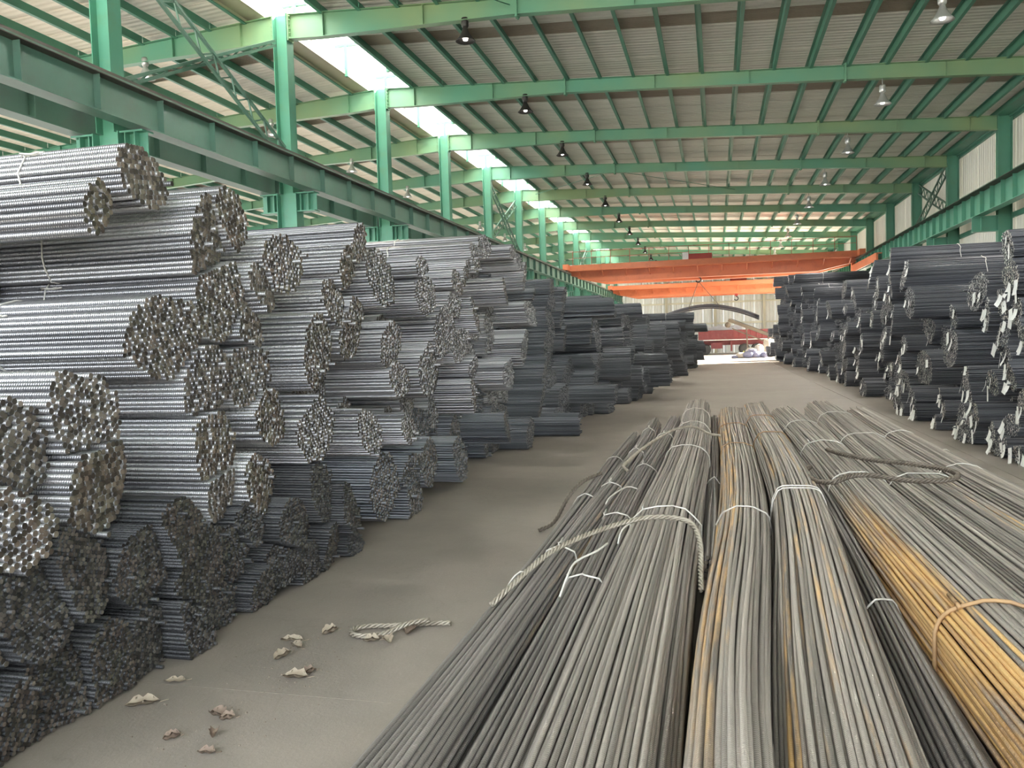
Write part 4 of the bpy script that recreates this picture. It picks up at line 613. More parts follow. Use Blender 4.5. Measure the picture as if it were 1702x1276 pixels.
RIGHT="""3.77 10.33 0.29 0.190 4;4.01 10.33 1.06 0.193 4;3.40 10.51 0.75 0.120 0;3.40 10.53 1.54 0.153 0;3.40 10.55 0.10 0.120 0;3.40 10.67 1.79 0.140 0;3.40 10.85 0.44 0.120 0;3.40 10.87 2.21 0.179 0;3.40 10.91 1.03 0.159 0;3.40 10.97 2.55 0.173 0;3.40 11.01 1.25 0.120 0;4.02 11.10 0.73 0.200 4;3.40 11.14 1.52 0.162 0;3.40 11.14 1.86 0.147 0;3.81 11.21 0.40 0.187 4;3.40 11.25 0.12 0.120 0;3.99 11.32 1.17 0.193 4;3.40 11.52 0.91 0.120 0;3.87 11.54 1.50 0.182 4;3.40 11.57 0.22 0.155 0;3.40 11.74 1.78 0.187 0;3.98 11.76 0.51 0.215 4;3.98 11.76 1.17 0.196 4;3.97 11.98 0.18 0.206 4;3.81 11.98 0.84 0.200 4;3.77 12.09 1.39 0.229 4;3.40 12.16 2.10 0.218 0;3.40 12.20 0.46 0.131 0;4.04 12.31 1.06 0.181 4;3.92 12.42 1.72 0.197 4;3.40 12.49 0.69 0.120 0;3.40 12.64 0.17 0.212 0;3.40 12.69 0.91 0.120 0;3.40 12.87 0.36 0.121 0;3.40 13.08 0.10 0.120 0;3.87 13.19 0.51 0.185 4;3.40 13.28 1.80 0.124 0;3.92 13.30 0.84 0.192 4;4.03 13.41 0.18 0.196 4;3.40 13.45 1.33 0.240 0;3.91 13.63 0.62 0.194 4;3.40 13.83 0.37 0.120 0;3.40 14.00 0.55 0.132 0;4.03 14.07 0.18 0.184 4;3.40 14.37 0.10 0.120 0;4.03 14.84 0.18 0.229 4;3.94 15.06 0.51 0.205 4;3.40 15.06 0.96 0.240 0;3.97 15.28 0.18 0.229 4;3.40 15.82 0.19 0.129 0;3.40 15.90 0.39 0.152 0;3.89 15.94 0.95 0.193 4;3.95 15.94 1.39 0.213 4;3.40 16.10 2.11 0.196 0;3.96 16.16 0.18 0.207 4;3.99 16.16 0.62 0.187 4;3.91 16.27 1.06 0.184 4;3.76 16.27 1.61 0.224 3;3.40 16.47 0.69 0.157 0;3.40 16.52 2.64 0.240 0;3.40 16.56 1.37 0.135 0;3.76 16.60 1.94 0.181 4;3.88 16.71 0.40 0.213 4;3.98 16.71 1.61 0.181 4;3.88 16.71 2.27 0.190 4;3.40 16.80 0.10 0.126 0;3.40 16.88 0.90 0.240 0;3.40 17.27 0.31 0.177 0;3.78 17.37 0.84 0.197 4;3.82 17.37 1.28 0.189 4;3.78 17.59 0.18 0.183 4;3.97 17.59 0.51 0.183 4;3.40 17.62 1.79 0.240 0;3.77 17.70 1.06 0.201 4;3.40 17.75 3.01 0.193 0;3.40 17.77 2.56 0.217 0;3.84 17.92 0.73 0.200 4;3.40 18.02 2.23 0.172 0;3.93 18.03 0.18 0.211 4;3.96 18.03 1.28 0.219 4;4.00 18.03 1.72 0.187 4;4.07 18.25 0.51 0.226 4;3.92 18.25 0.95 0.185 4;4.07 18.36 1.50 0.219 4;3.40 18.39 1.96 0.176 0;3.95 18.47 0.18 0.200 4;3.84 18.58 0.73 0.193 4;4.01 18.58 1.17 0.186 4;4.03 19.13 0.18 0.202 4;4.05 19.13 0.95 0.216 4;4.03 19.35 0.51 0.227 4;3.55 19.36 1.44 0.185 0;3.55 19.50 1.14 0.147 0;4.02 19.57 0.18 0.183 4;3.95 19.79 0.51 0.196 3;4.09 19.79 1.28 0.194 4;4.03 19.79 1.94 0.192 4;3.99 19.90 1.61 0.182 4;3.55 20.00 2.59 0.240 0;4.16 20.01 0.18 0.222 4;4.10 20.01 0.84 0.183 4;4.02 20.23 0.51 0.209 4;3.95 20.23 1.17 0.215 4;3.99 20.23 2.05 0.194 4;4.17 20.34 1.72 0.180 4;3.99 20.34 2.82 0.197 4;3.92 20.45 0.18 0.191 3;4.12 20.45 0.84 0.201 4;3.91 20.56 1.39 0.204 4;3.94 20.56 2.27 0.229 4;4.08 20.67 0.51 0.206 4;3.55 20.70 1.91 0.156 0;3.55 20.73 2.96 0.240 0;4.16 20.78 1.06 0.192 4;3.93 20.89 0.18 0.209 4;4.02 21.00 0.73 0.182 3;4.09 21.00 1.50 0.216 4;4.03 21.00 2.16 0.185 4;4.00 21.11 2.49 0.189 4;4.07 21.22 0.40 0.185 4;4.02 21.22 1.06 0.222 4;4.06 21.22 1.83 0.224 4;4.11 21.22 2.93 0.219 4;4.18 21.55 0.18 0.202 4;4.17 21.66 0.95 0.187 4;4.04 21.77 0.51 0.187 3;4.18 21.77 1.39 0.185 4;4.11 21.88 1.72 0.184 4;4.14 21.99 0.84 0.188 4;3.55 22.00 0.20 0.212 0;3.55 22.12 1.35 0.183 0;4.18 22.21 0.51 0.180 4;3.55 22.28 1.83 0.214 0;4.15 22.43 0.18 0.213 4;4.00 22.43 0.84 0.185 3;4.01 22.54 1.28 0.225 4;4.09 22.65 1.72 0.206 4;3.55 22.79 0.66 0.240 0;3.55 22.87 1.02 0.173 0;4.06 22.87 0.18 0.200 4;4.18 23.20 0.62 0.188 4;4.04 23.31 0.18 0.205 4;4.18 24.08 0.18 0.221 4;4.17 24.08 0.62 0.185 4;4.00 24.08 1.28 0.185 4;4.05 24.08 1.61 0.180 4;4.21 24.08 2.38 0.193 3;4.11 24.19 1.94 0.188 4;4.16 24.30 0.95 0.188 4;4.22 24.52 0.18 0.227 4;4.25 24.52 0.62 0.203 4;4.17 24.52 1.28 0.199 4;4.06 24.52 1.72 0.205 4;3.75 24.58 2.60 0.240 0;4.33 24.74 0.95 0.183 4;4.16 24.74 2.05 0.201 4;4.25 24.85 1.50 0.191 4;4.32 24.96 0.18 0.190 4;4.25 24.96 0.62 0.224 4;4.29 25.07 1.06 0.197 4;4.28 25.07 1.83 0.192 4;4.37 25.07 2.27 0.186 4;4.28 25.62 0.18 0.200 4;4.27 25.62 0.84 0.229 4;4.28 25.62 1.28 0.199 4;4.24 25.62 1.72 0.215 4;4.14 25.84 0.51 0.193 4;4.12 25.84 2.05 0.222 4;4.39 25.84 2.71 0.220 4;4.34 25.95 1.39 0.182 4;4.19 26.06 0.95 0.184 4;4.17 26.06 2.38 0.194 4;3.75 26.18 1.68 0.217 0;3.75 26.27 0.21 0.237 0;3.75 26.34 2.91 0.240 0;3.75 26.36 0.65 0.219 0;4.11 26.39 2.05 0.203 4;3.75 26.45 1.08 0.238 0;4.11 26.50 2.49 0.222 4;4.13 26.61 1.72 0.229 4;4.27 26.72 0.18 0.203 4;4.35 26.83 1.39 0.196 4;4.33 26.83 2.16 0.186 4;4.14 26.83 2.71 0.214 4;4.12 26.94 0.51 0.188 4;4.21 26.94 0.95 0.181 4;4.17 27.38 0.18 0.225 4;3.75 27.91 0.32 0.240 0;4.35 28.37 0.18 0.195 4;4.28 29.25 0.18 0.228 4;4.36 29.25 0.62 0.202 4;4.37 29.25 1.06 0.202 4;4.19 29.25 1.72 0.184 4;4.19 29.25 2.38 0.202 3;4.18 29.47 1.39 0.187 4;4.32 29.47 2.05 0.216 3;4.12 29.58 0.84 0.220 4;4.17 29.69 1.72 0.200 4;3.75 29.77 2.41 0.240 0;3.75 29.78 0.24 0.240 0;4.19 29.80 1.17 0.210 4;4.28 29.91 0.62 0.194 4;4.16 30.02 1.50 0.228 4;4.22 30.02 1.94 0.192 4;4.16 30.13 0.95 0.184 4;4.12 30.24 0.18 0.210 4;4.38 30.35 0.62 0.191 4;4.36 30.35 1.28 0.197 4;4.21 30.35 1.72 0.209 4;4.19 30.35 2.16 0.182 4;4.11 31.56 0.18 0.217 4;4.24 31.56 0.62 0.187 4;4.32 31.89 1.06 0.203 4;4.12 31.89 1.50 0.206 3;4.25 32.00 0.18 0.229 4;3.75 32.07 0.68 0.240 0;4.31 32.22 2.05 0.218 4;4.29 32.33 1.17 0.204 4;4.15 32.44 0.18 0.228 4;4.23 32.44 0.84 0.181 4;3.70 32.47 1.64 0.240 0;4.23 32.66 0.51 0.212 4;4.18 32.77 1.39 0.192 4;3.70 32.78 2.28 0.240 0;4.10 32.88 0.18 0.212 4;4.28 32.88 0.84 0.213 4;4.06 32.99 1.72 0.210 4;4.06 33.10 0.51 0.181 4;4.18 33.10 1.17 0.216 4;4.33 33.32 0.18 0.190 4;4.20 33.32 0.84 0.211 4;4.27 33.32 1.50 0.193 4;4.23 33.32 1.94 0.207 4;4.34 34.42 0.18 0.205 4;4.14 34.42 0.84 0.192 4;4.31 34.42 1.28 0.181 4;4.09 34.64 0.51 0.202 4;4.32 34.86 0.18 0.211 4;4.21 34.86 0.84 0.218 4;3.70 34.91 1.36 0.240 0;4.33 35.08 0.51 0.198 4;4.26 35.19 1.06 0.207 4;4.07 35.30 0.18 0.209 3;4.16 35.41 0.73 0.226 4;4.17 35.41 1.39 0.181 4;3.70 35.91 0.36 0.240 0;4.22 36.29 0.18 0.197 4;4.23 36.29 0.62 0.194 4;4.08 36.73 0.18 0.221 4;3.70 36.81 0.71 0.232 0;4.28 37.17 0.18 0.190 4;4.28 37.39 0.51 0.214 4;4.22 37.39 1.17 0.209 4;4.16 37.50 2.05 0.226 4;4.31 37.50 2.71 0.208 4;4.14 37.50 3.37 0.193 3;4.19 37.61 0.18 0.217 4;4.33 37.61 0.84 0.185 4;4.07 37.61 1.50 0.200 4;4.23 37.72 2.38 0.199 4;4.34 37.72 3.04 0.186 3;4.24 37.83 0.51 0.207 4;4.09 37.83 1.83 0.206 4;4.16 37.94 2.71 0.217 4;3.70 37.98 1.35 0.240 0;3.70 37.99 3.47 0.240 0;4.22 38.05 0.18 0.215 4;4.10 38.05 0.84 0.182 4;4.35 38.05 2.16 0.192 4;4.24 38.16 3.04 0.203 4;4.19 38.27 0.51 0.215 4;4.16 38.27 1.83 0.192 4;3.70 38.37 2.42 0.240 0;4.06 38.38 1.50 0.193 4;4.16 38.49 0.18 0.214 4;4.12 38.49 0.84 0.211 4;4.28 38.49 2.82 0.181 4;3.98 38.49 3.26 0.217 4;4.07 38.71 0.51 0.207 4;4.09 38.71 1.17 0.187 4;4.18 38.71 1.94 0.196 4;4.19 38.82 1.50 0.183 4;4.33 38.82 2.27 0.189 4;4.17 38.93 0.18 0.193 4;4.29 38.93 0.84 0.189 4;4.16 40.58 0.18 0.205 4;4.14 40.58 0.62 0.192 4;3.96 40.58 1.06 0.187 4;3.98 40.58 1.72 0.195 4;4.11 40.58 2.38 0.211 4;4.24 40.58 2.82 0.224 4;4.13 40.58 3.26 0.215 4;4.02 40.58 3.70 0.199 4;4.04 40.80 1.39 0.202 4;3.96 40.80 2.05 0.208 4;4.07 40.91 0.73 0.182 4;4.16 40.91 2.60 0.193 4;4.21 41.02 0.18 0.217 4;4.10 41.02 1.72 0.181 4;3.97 41.02 2.93 0.193 3;4.10 41.13 1.06 0.203 4;3.90 41.13 2.27 0.207 4;3.30 41.15 3.68 0.240 0;4.13 41.24 0.51 0.201 4;4.03 41.24 1.39 0.183 4;3.91 41.35 1.94 0.216 4;4.21 41.35 3.15 0.181 4;4.06 41.46 0.18 0.203 4;4.04 41.46 0.84 0.195 4;4.12 41.46 2.49 0.215 4;3.93 41.57 1.61 0.198 4;4.05 41.57 3.70 0.186 4;4.10 41.68 0.51 0.192 4;4.00 41.68 1.17 0.189 4;4.07 41.68 2.16 0.189 4;4.02 41.68 2.82 0.204 4;4.07 41.68 3.26 0.195 4;4.08 41.90 0.18 0.196 4;3.87 42.45 0.62 0.204 4;3.70 42.45 0.20 0.238 0;3.70 43.03 0.79 0.240 0;3.30 43.11 0.44 0.240 0;4.02 43.44 0.18 0.212 4;3.88 43.44 0.84 0.181 4;3.96 43.66 0.51 0.189 4;4.08 43.99 0.18 0.218 4;4.06 43.99 0.84 0.182 4;3.86 44.10 1.17 0.187 4;4.06 44.10 1.83 0.201 4;3.98 44.10 2.49 0.219 4;3.96 44.10 2.93 0.194 3;3.75 44.10 3.59 0.199 4;3.83 44.10 4.03 0.190 3;3.91 44.10 4.47 0.188 3;4.14 44.21 0.51 0.182 4;3.82 44.32 1.50 0.221 4;3.90 44.32 2.16 0.188 4;3.75 44.32 3.26 0.197 3;4.12 44.43 0.18 0.218 4;3.93 44.43 2.71 0.211 4;4.04 44.43 3.81 0.192 4;3.79 44.54 1.83 0.192 4;3.30 44.56 1.03 0.240 0;3.70 44.57 4.44 0.218 0;3.85 44.65 0.62 0.198 4;3.84 44.65 2.38 0.204 4;3.77 44.65 3.04 0.220 4;3.86 44.65 3.48 0.212 4;3.93 44.76 1.50 0.191 4;3.91 44.87 0.18 0.228 4;3.95 44.87 2.05 0.195 4;3.98 44.87 2.71 0.180 4;3.80 44.87 3.92 0.227 4;4.01 44.98 0.84 0.189 4;3.75 45.09 0.51 0.194 4;3.90 45.09 1.17 0.181 4;4.01 45.09 1.72 0.202 4;3.76 45.09 2.38 0.200 4;3.84 45.09 3.04 0.221 4;3.95 45.09 3.48 0.225 4;4.00 45.09 4.25 0.211 4;3.83 45.97 0.18 0.195 4;3.67 45.97 0.84 0.180 4;3.73 45.97 1.61 0.188 4;3.67 46.08 0.51 0.191 4;3.82 46.08 1.17 0.202 4;3.82 46.30 0.84 0.182 4;3.85 46.30 2.27 0.198 4;3.70 46.41 0.18 0.219 4;3.90 46.52 1.17 0.229 4;3.30 46.52 1.82 0.240 0;3.90 46.63 0.51 0.214 4;3.80 46.63 2.82 0.210 4;3.89 46.85 0.18 0.202 4;3.67 46.85 0.84 0.208 4;3.30 46.86 2.39 0.240 0;3.94 46.96 1.28 0.227 4;3.72 46.96 1.94 0.214 4;3.95 47.07 0.51 0.229 4;3.80 47.18 1.61 0.186 4;3.30 47.20 2.99 0.240 0;3.68 47.29 0.18 0.200 4;3.75 47.29 0.95 0.211 4;3.86 47.29 2.38 0.189 4;3.86 47.40 2.05 0.191 4;3.93 47.51 0.62 0.191 4;3.69 47.51 1.28 0.225 4;3.92 47.62 1.72 0.189 4;3.72 47.62 2.60 0.190 4;3.75 47.62 3.04 0.219 4;3.92 47.73 0.18 0.225 4;3.78 47.73 0.95 0.189 4;3.76 47.73 2.27 0.192 4;3.74 48.39 0.18 0.216 4;3.85 48.39 0.84 0.200 4;3.81 48.39 1.50 0.229 4;3.88 48.39 1.94 0.201 4;3.79 48.39 2.60 0.201 4;3.81 48.39 3.04 0.194 4;3.79 48.39 3.70 0.193 4;3.85 48.61 0.51 0.216 4;3.85 48.61 1.17 0.190 4;3.80 48.61 2.27 0.190 4;3.81 48.61 3.37 0.186 4;3.70 48.72 2.82 0.189 4;3.74 48.83 0.18 0.215 4;3.81 48.83 0.84 0.207 4;3.82 48.83 1.50 0.207 4;3.73 48.83 1.94 0.217 4;3.30 48.90 3.93 0.240 0;3.72 48.94 2.49 0.190 4;3.77 48.94 3.48 0.199 4;3.92 49.05 0.51 0.205 4;3.75 49.05 1.17 0.219 4;3.94 49.05 3.04 0.218 4;3.78 49.16 2.16 0.205 4;3.85 49.27 0.18 0.221 4;3.87 49.27 0.84 0.218 4;3.89 49.27 1.61 0.188 4;3.66 49.27 2.71 0.197 4;3.79 49.27 3.37 0.182 4;3.88 49.38 3.70 0.200 4;3.67 49.49 1.28 0.199 4;3.85 49.49 1.94 0.213 4;3.93 49.49 2.38 0.217 4;3.92 49.49 3.04 0.222 4;3.30 49.58 0.52 0.240 0;3.84 49.71 0.95 0.195 4;3.69 49.71 1.61 0.206 4;3.75 49.71 3.37 0.191 4;3.84 49.71 4.25 0.225 4;3.83 49.71 4.69 0.226 4;3.79 49.82 0.18 0.181 4;3.93 49.82 2.16 0.185 4;3.83 49.82 2.60 0.192 4;3.80 49.82 3.81 0.204 4;3.74 49.93 1.28 0.227 4;3.95 49.93 3.04 0.197 4;3.77 50.04 0.62 0.190 4;3.89 50.04 1.83 0.186 4;3.69 50.04 3.48 0.194 4;3.72 50.15 2.38 0.181 4;3.71 50.15 3.92 0.180 4;3.30 50.26 4.71 0.212 0;3.81 50.26 0.18 0.211 4;3.91 50.26 0.95 0.184 4;3.70 50.26 1.50 0.192 4;3.69 50.26 2.71 0.196 4;3.82 50.26 3.15 0.184 4;3.78 50.37 2.05 0.196 4;3.88 50.37 3.59 0.182 4;3.81 50.37 4.25 0.219 4;3.94 50.48 0.51 0.220 4;3.83 50.59 1.17 0.183 4;3.79 50.59 1.72 0.196 4;3.89 50.59 2.38 0.229 4;3.75 50.59 3.26 0.181 4;3.85 50.59 3.92 0.194 4;3.83 50.70 0.18 0.203 4;3.94 50.70 0.84 0.194 4;3.83 50.70 2.82 0.224 4;3.87 50.70 4.69 0.220 4;3.77 50.81 3.59 0.189 4;3.81 50.81 4.25 0.205 4;3.88 50.92 0.51 0.202 4;3.65 50.92 1.39 0.218 4;3.86 50.92 1.94 0.230 4;3.90 51.03 0.95 0.188 4;3.69 51.14 0.18 0.228 4;3.88 51.36 0.62 0.193 4;3.72 51.36 1.39 0.199 4;3.30 51.37 1.93 0.240 0;3.73 51.47 1.06 0.187 4;3.84 51.58 0.18 0.228 4;3.68 51.80 0.73 0.187 4;3.66 51.80 1.17 0.194 4;3.84 51.80 1.94 0.230 4;3.76 51.91 0.40 0.197 4;3.73 51.91 1.50 0.182 4;3.93 53.34 0.18 0.223 4;3.71 53.34 0.84 0.194 4;3.67 53.56 0.51 0.182 4;3.70 53.78 0.18 0.214 4;3.30 53.86 0.81 0.240 0;3.75 54.22 0.18 0.221 4;3.67 54.33 0.84 0.182 4;3.73 54.44 0.51 0.185 4;3.88 54.99 0.18 0.216 4;3.79 54.99 0.84 0.200 4;3.64 54.99 1.50 0.200 4;3.83 55.21 0.51 0.193 4;3.74 55.21 1.17 0.194 4;3.76 55.43 0.18 0.201 4;3.67 55.43 0.84 0.182 4;3.30 55.47 1.77 0.240 2;3.70 55.65 0.51 0.188 4;3.90 55.76 1.06 0.190 4;3.80 55.87 0.18 0.204 4;3.76 55.87 1.83 0.186 4;3.94 55.98 0.62 0.191 4;3.67 55.98 1.39 0.185 4;3.84 57.52 0.18 0.196 4;3.28 58.00 0.51 0.240 0;3.90 58.29 0.18 0.218 4"""
# ------------------------------------------------------------------ rebar bundles
def hull2(p):
    p = sorted(set(map(tuple, np.round(p, 4))))
    def half(q):
        o = []
        for a in q:
            while len(o) > 1 and (o[-1][0] - o[-2][0]) * (a[1] - o[-2][1]) - (o[-1][1] - o[-2][1]) * (a[0] - o[-2][0]) <= 0: o.pop()
            o.append(a)
        return o
    lo, up = half(p), half(p[::-1]); return np.array(lo[:-1] + up[:-1])

def hexgrid(cy, cz, R, d, ang):
    n = int(R / d) + 2
    i, j = np.meshgrid(np.arange(-n, n + 1), np.arange(-n, n + 1))
    x = ((i + .5 * (j % 2)) * d).ravel(); y = (j * d * .866).ravel()
    c, s = math.cos(ang), math.sin(ang)
    return np.stack([cy + x * c - y * s, cz + x * s + y * c], 1)

def parse(t): return np.array([[float(x) for x in e.split()] for e in t.split(';')])

def cross_section(A, i, d):
    x, y, z, r, fl = A[i]; WR = A[:, 3] * np.where(A[:, 4] > 2.5, .72, 1.1)
    ext = 1.15 if fl > 2.5 else 1.3
    P = hexgrid(y + RS.rand() * d, z + RS.rand() * d, r * 1.5, d * 1.035, RS.rand() * 3); P += RS.uniform(-.035, .035, P.shape) * d
    e = 1 + .14 * math.sin(i * 12.9)
    if y < 3.8 and z > 2.4: e = 1.2
    m = ((P[:, 0] - y) / e) ** 2 + ((P[:, 1] - z) * e) ** 2 < (r * ext) ** 2
    m &= P[:, 1] > d * .55
    P = P[m]
    if not len(P): return P
    own = (P[:, 0] - y) ** 2 + (P[:, 1] - z) ** 2 - WR[i] ** 2
    near = np.where((np.abs(A[:, 1] - y) < .7) & (np.abs(A[:, 2] - z) < .7))[0]
    ok = np.ones(len(P), bool)
    for k in near:
        if k == i: continue
        D = math.hypot(A[k, 1] - y, A[k, 2] - z)
        if D < 1e-6: continue
        oth = (P[:, 0] - A[k, 1]) ** 2 + (P[:, 1] - A[k, 2]) ** 2 - WR[k] ** 2
        ok &= (oth - own) / (2 * D) > d * .53
    return P[ok]

def tie(P2, x, mat, parent, d, r=.005, ax='X', knot=None):
    H = hull2(P2); c = H.mean(0); v = H - c; H = c + v * (1 + (d * .5 + r * .8) / np.linalg.norm(v, axis=1))[:, None]
    m = MB(); n = len(H)
    f = (lambda a, q: (x + q, a[0], a[1])) if ax == 'X' else (lambda a, q: (a[0], x + q, a[1]))
    pts = [f(a, .012 * math.sin(i * 1.3 + x * 5)) for i, a in enumerate(H)]
    m.tube(pts, r, 5, closed=True)
    if knot:
        k_ = int(np.argmax(H @ np.array(knot)))
        a = Vector(pts[k_]); o_ = Vector(f((knot[0] * .02, knot[1] * .02), 0)) - Vector(f((0, 0), 0))
        side = Vector((1, 0, 0)) if ax == 'X' else Vector((0, 1, 0))
        m.tube([a - side * .02, a + o_, a + o_ * .6 + side * .05, a + o_ + side * .10], r, 5)
        m.tube([a + side * .03, a + o_ * 1.2 - side * .01, a + o_ * .3 + side * .06, a + o_ * .9 + side * .13], r, 5)
    return m.build('tie_wire', mat, parent)

ldiam = lambda y, z: (.0275 if z > .72 else .025 if y > 6.3 else .0195) if y < 12.6 else .025
tiers = ['floor', 'second', 'third', 'fourth', 'fifth', 'sixth', 'seventh', 'eighth', 'ninth', 'tenth']
def stack(T, s, stack_name, d_of, mats_of, x_far, x_len, tint, group, tags):
    A = parse(T); order = np.argsort(A[:, 1]); A = A[order]
    tier = np.clip(((A[:, 2] - .16) / .31 + .35).astype(int), 0, 9); cnt = {}
    shared = {}; rest = []
    for i in range(len(A)):
        x, y, z, r, near = A[i]
        d = d_of(y, z); mats = mats_of(y, z)
        P2 = cross_section(A, i, d)
        if len(P2) < 9: continue
        if near in (2, 4):
            ex = RS.normal(0, .03, len(P2)); PP = np.zeros((len(P2), 2, 3)); PP[:, 0, 0] = x + ex; PP[:, 1, 0] = x_far
            PP[:, :, 1] = P2[:, :1]; PP[:, :, 2] = P2[:, 1:]
            rest.append(PP[:, ::-1] if s < 0 else PP); continue
        t = tier[i]; n_ = cnt.get(t, 0); cnt[t] = n_ + 1
        root = empty('rebar_bundle', (x, y, max(0, P2[:, 1].min() - d / 2)))
        bz = root.location.z
        root['key'] = '%.2f %.2f %.2f' % (x, y, z)
        tag(root, '%s bundle, %s from the near end of the %s\'s %s tier' % (tint(i, y, z), ordinal(n_), stack_name, tiers[t]), 'rebar bundle', group)
        ex = s * (-(P2[:, 0] - y) * RS.uniform(-.22, .22) - (P2[:, 1] - z) * RS.uniform(-.25, .25) + RS.normal(0, .0065, len(P2)))
        far_out = RS.rand(len(P2)) < .008; ex = ex - s * far_out * RS.uniform(.02, .06, len(P2))
        ends = .15 + .55 * ((i * 37) % 10) / 10.0
        rust = .0 if (i * 7) % 5 else .12
        if near == 1:
            for q in range(len(P2)):
                key = (round(d, 4), q % 5, mats[0].name)
                if key not in shared:
                    L = 6.2
                    PP = np.zeros((1, 2, 3)); PP[0, 1, 0] = L * s
                    if s < 0: PP = PP[:, ::-1]
                    shared[key] = bars_mesh('bar', PP, d / 2, 9, mats, np.array([0.0]), 'X')
                o = inst('bar', shared[key], root, (ex[q], P2[q, 0] - y, P2[q, 1] - bz)); o['rust'] = rust; o['end_tint'] = ends; o['rust_to'] = 99.0
        else:
            PP = np.zeros((len(P2), 2, 3)); PP[:, 0, 0] = ex; PP[:, 1, 0] = (x_far - x)
            PP[:, :, 1] = (P2[:, 0] - y)[:, None]; PP[:, :, 2] = (P2[:, 1] - bz)[:, None]
            if s < 0: PP = PP[:, ::-1]
            k = 7 if y < 7 else 6 if y < 14 else 5
            o = bpy.data.objects.new('bars', bars_mesh('bars', PP, d / 2, k, mats, RS.rand(len(P2)), 'X'))
            link(o, root); o['kind'] = 'stuff'; o['rust'] = rust; o['end_tint'] = ends; o['rust_to'] = 99.0
        loc = P2 - np.array([y, bz])
        for w in ([1.0 + .5 * ((i * 13) % 7) / 7] + ([2.4] if i % 3 == 0 else [])):
            if near == 1 and w < 2:
                for yy_, zz_, ww_ in ((3.59, 2.50, .53), (4.10, 2.22, .93), (4.20, 1.93, 1.02), (3.70, 1.69, .86)):
                    if abs(y - yy_) + abs(z - zz_) < .04: w = ww_
            tie(loc, s * w, M['wire'], root, d, .005 if y < 8 else .007, 'X', (-.9, .5) if y < 9 else None)
        if tags:
            tags(i, x, y, z, r, loc, root, ex)
    if rest:
        PP = np.concatenate(rest); mats = mats_of(15, 1)
        o = link(bpy.data.objects.new('rebar_heap', bars_mesh('rebar_heap', PP, ldiam(9, 1) / 2 * .95, 5, mats, RS.rand(len(PP)), 'X')))
        o['rust'] = .05; o['end_tint'] = .3
        tag(o, 'half hidden bars filling the %s between and behind its bundles' % stack_name, 'rebar', None, 'stuff')
    return A

def white_tags(i, x, y, z, r, loc, root, ex):
    for q in range(2 + (i * 5) % 3):
        k = RS.randint(len(loc)); a = RS.uniform(-.6, .6)
        w, h = .085 * RS.uniform(.7, 1.2), .17 * RS.uniform(.7, 1.2)
        m = MB(); n_ = 4; vs = []
        bend = RS.uniform(.0, .05); fl = RS.uniform(-.5, .5)
        for j in range(n_ + 1):
            u_ = j / n_
            for s_ in (-1, 1): vs.append((-.02 - bend * u_ * u_ - .02 * s_ * fl, s_ * w / 2 * math.cos(a) + u_ * h * math.sin(a), -u_ * h * math.cos(a) + s_ * w / 2 * math.sin(a)))
        k2 = len(vs); vs += [(p - .002, b, c) for p, b, c in vs]
        fs = [(2 * j, 2 * j + 1, 2 * j + 3, 2 * j + 2) for j in range(n_)]
        fs += [tuple(v_ + k2 for v_ in f[::-1]) for f in fs] + [(2 * j, 2 * j + 2, k2 + 2 * j + 2, k2 + 2 * j) for j in range(n_)] + [(2 * j + 3, 2 * j + 1, k2 + 2 * j + 1, k2 + 2 * j + 3) for j in range(n_)]
        m.add(vs, fs)
        m.build('tag', M['tag'], root, (ex[k], loc[k, 0], max(loc[k, 1], h * 1.0 - root.location.z if root.location.z < .1 else -9)))

def tint_l(i, y, z):
    e = .15 + .55 * ((i * 37) % 10) / 10.0
    col = 'brown-ended' if e > .5 else 'grey-brown-ended' if e > .3 else 'dull-ended'
    return '%s %s' % (col, 'dark blue-grey bar' if y > 12.6 or (y > 6.3 and z < .72) else 'thick ribbed-bar' if z > .72 else 'dark thin-bar')
stack(LEFT, -1, 'untagged stack', ldiam, lambda y, z: [M['bar'], M['bar_end']] if y < 12.6 and z > .72 else [M['thin_bar'], M['thin_end']] if y < 6.3 else [M['blue_bar'], M['bar_end']], -9.0, 6.2, tint_l, 'ribbed bundles of the untagged stack', None)  # low tiers go darker: partly finer bars, partly shade put into the colour
stack(RIGHT, 1, 'white-tagged stack', lambda y, z: .021 if y < 20 else .026, lambda y, z: [M['dark_bar'], M['dark_bar_end']], 8.0, 5, lambda i, y, z: 'dark silver-ended bar', 'dark bundles of the white-tagged stack', white_tags)

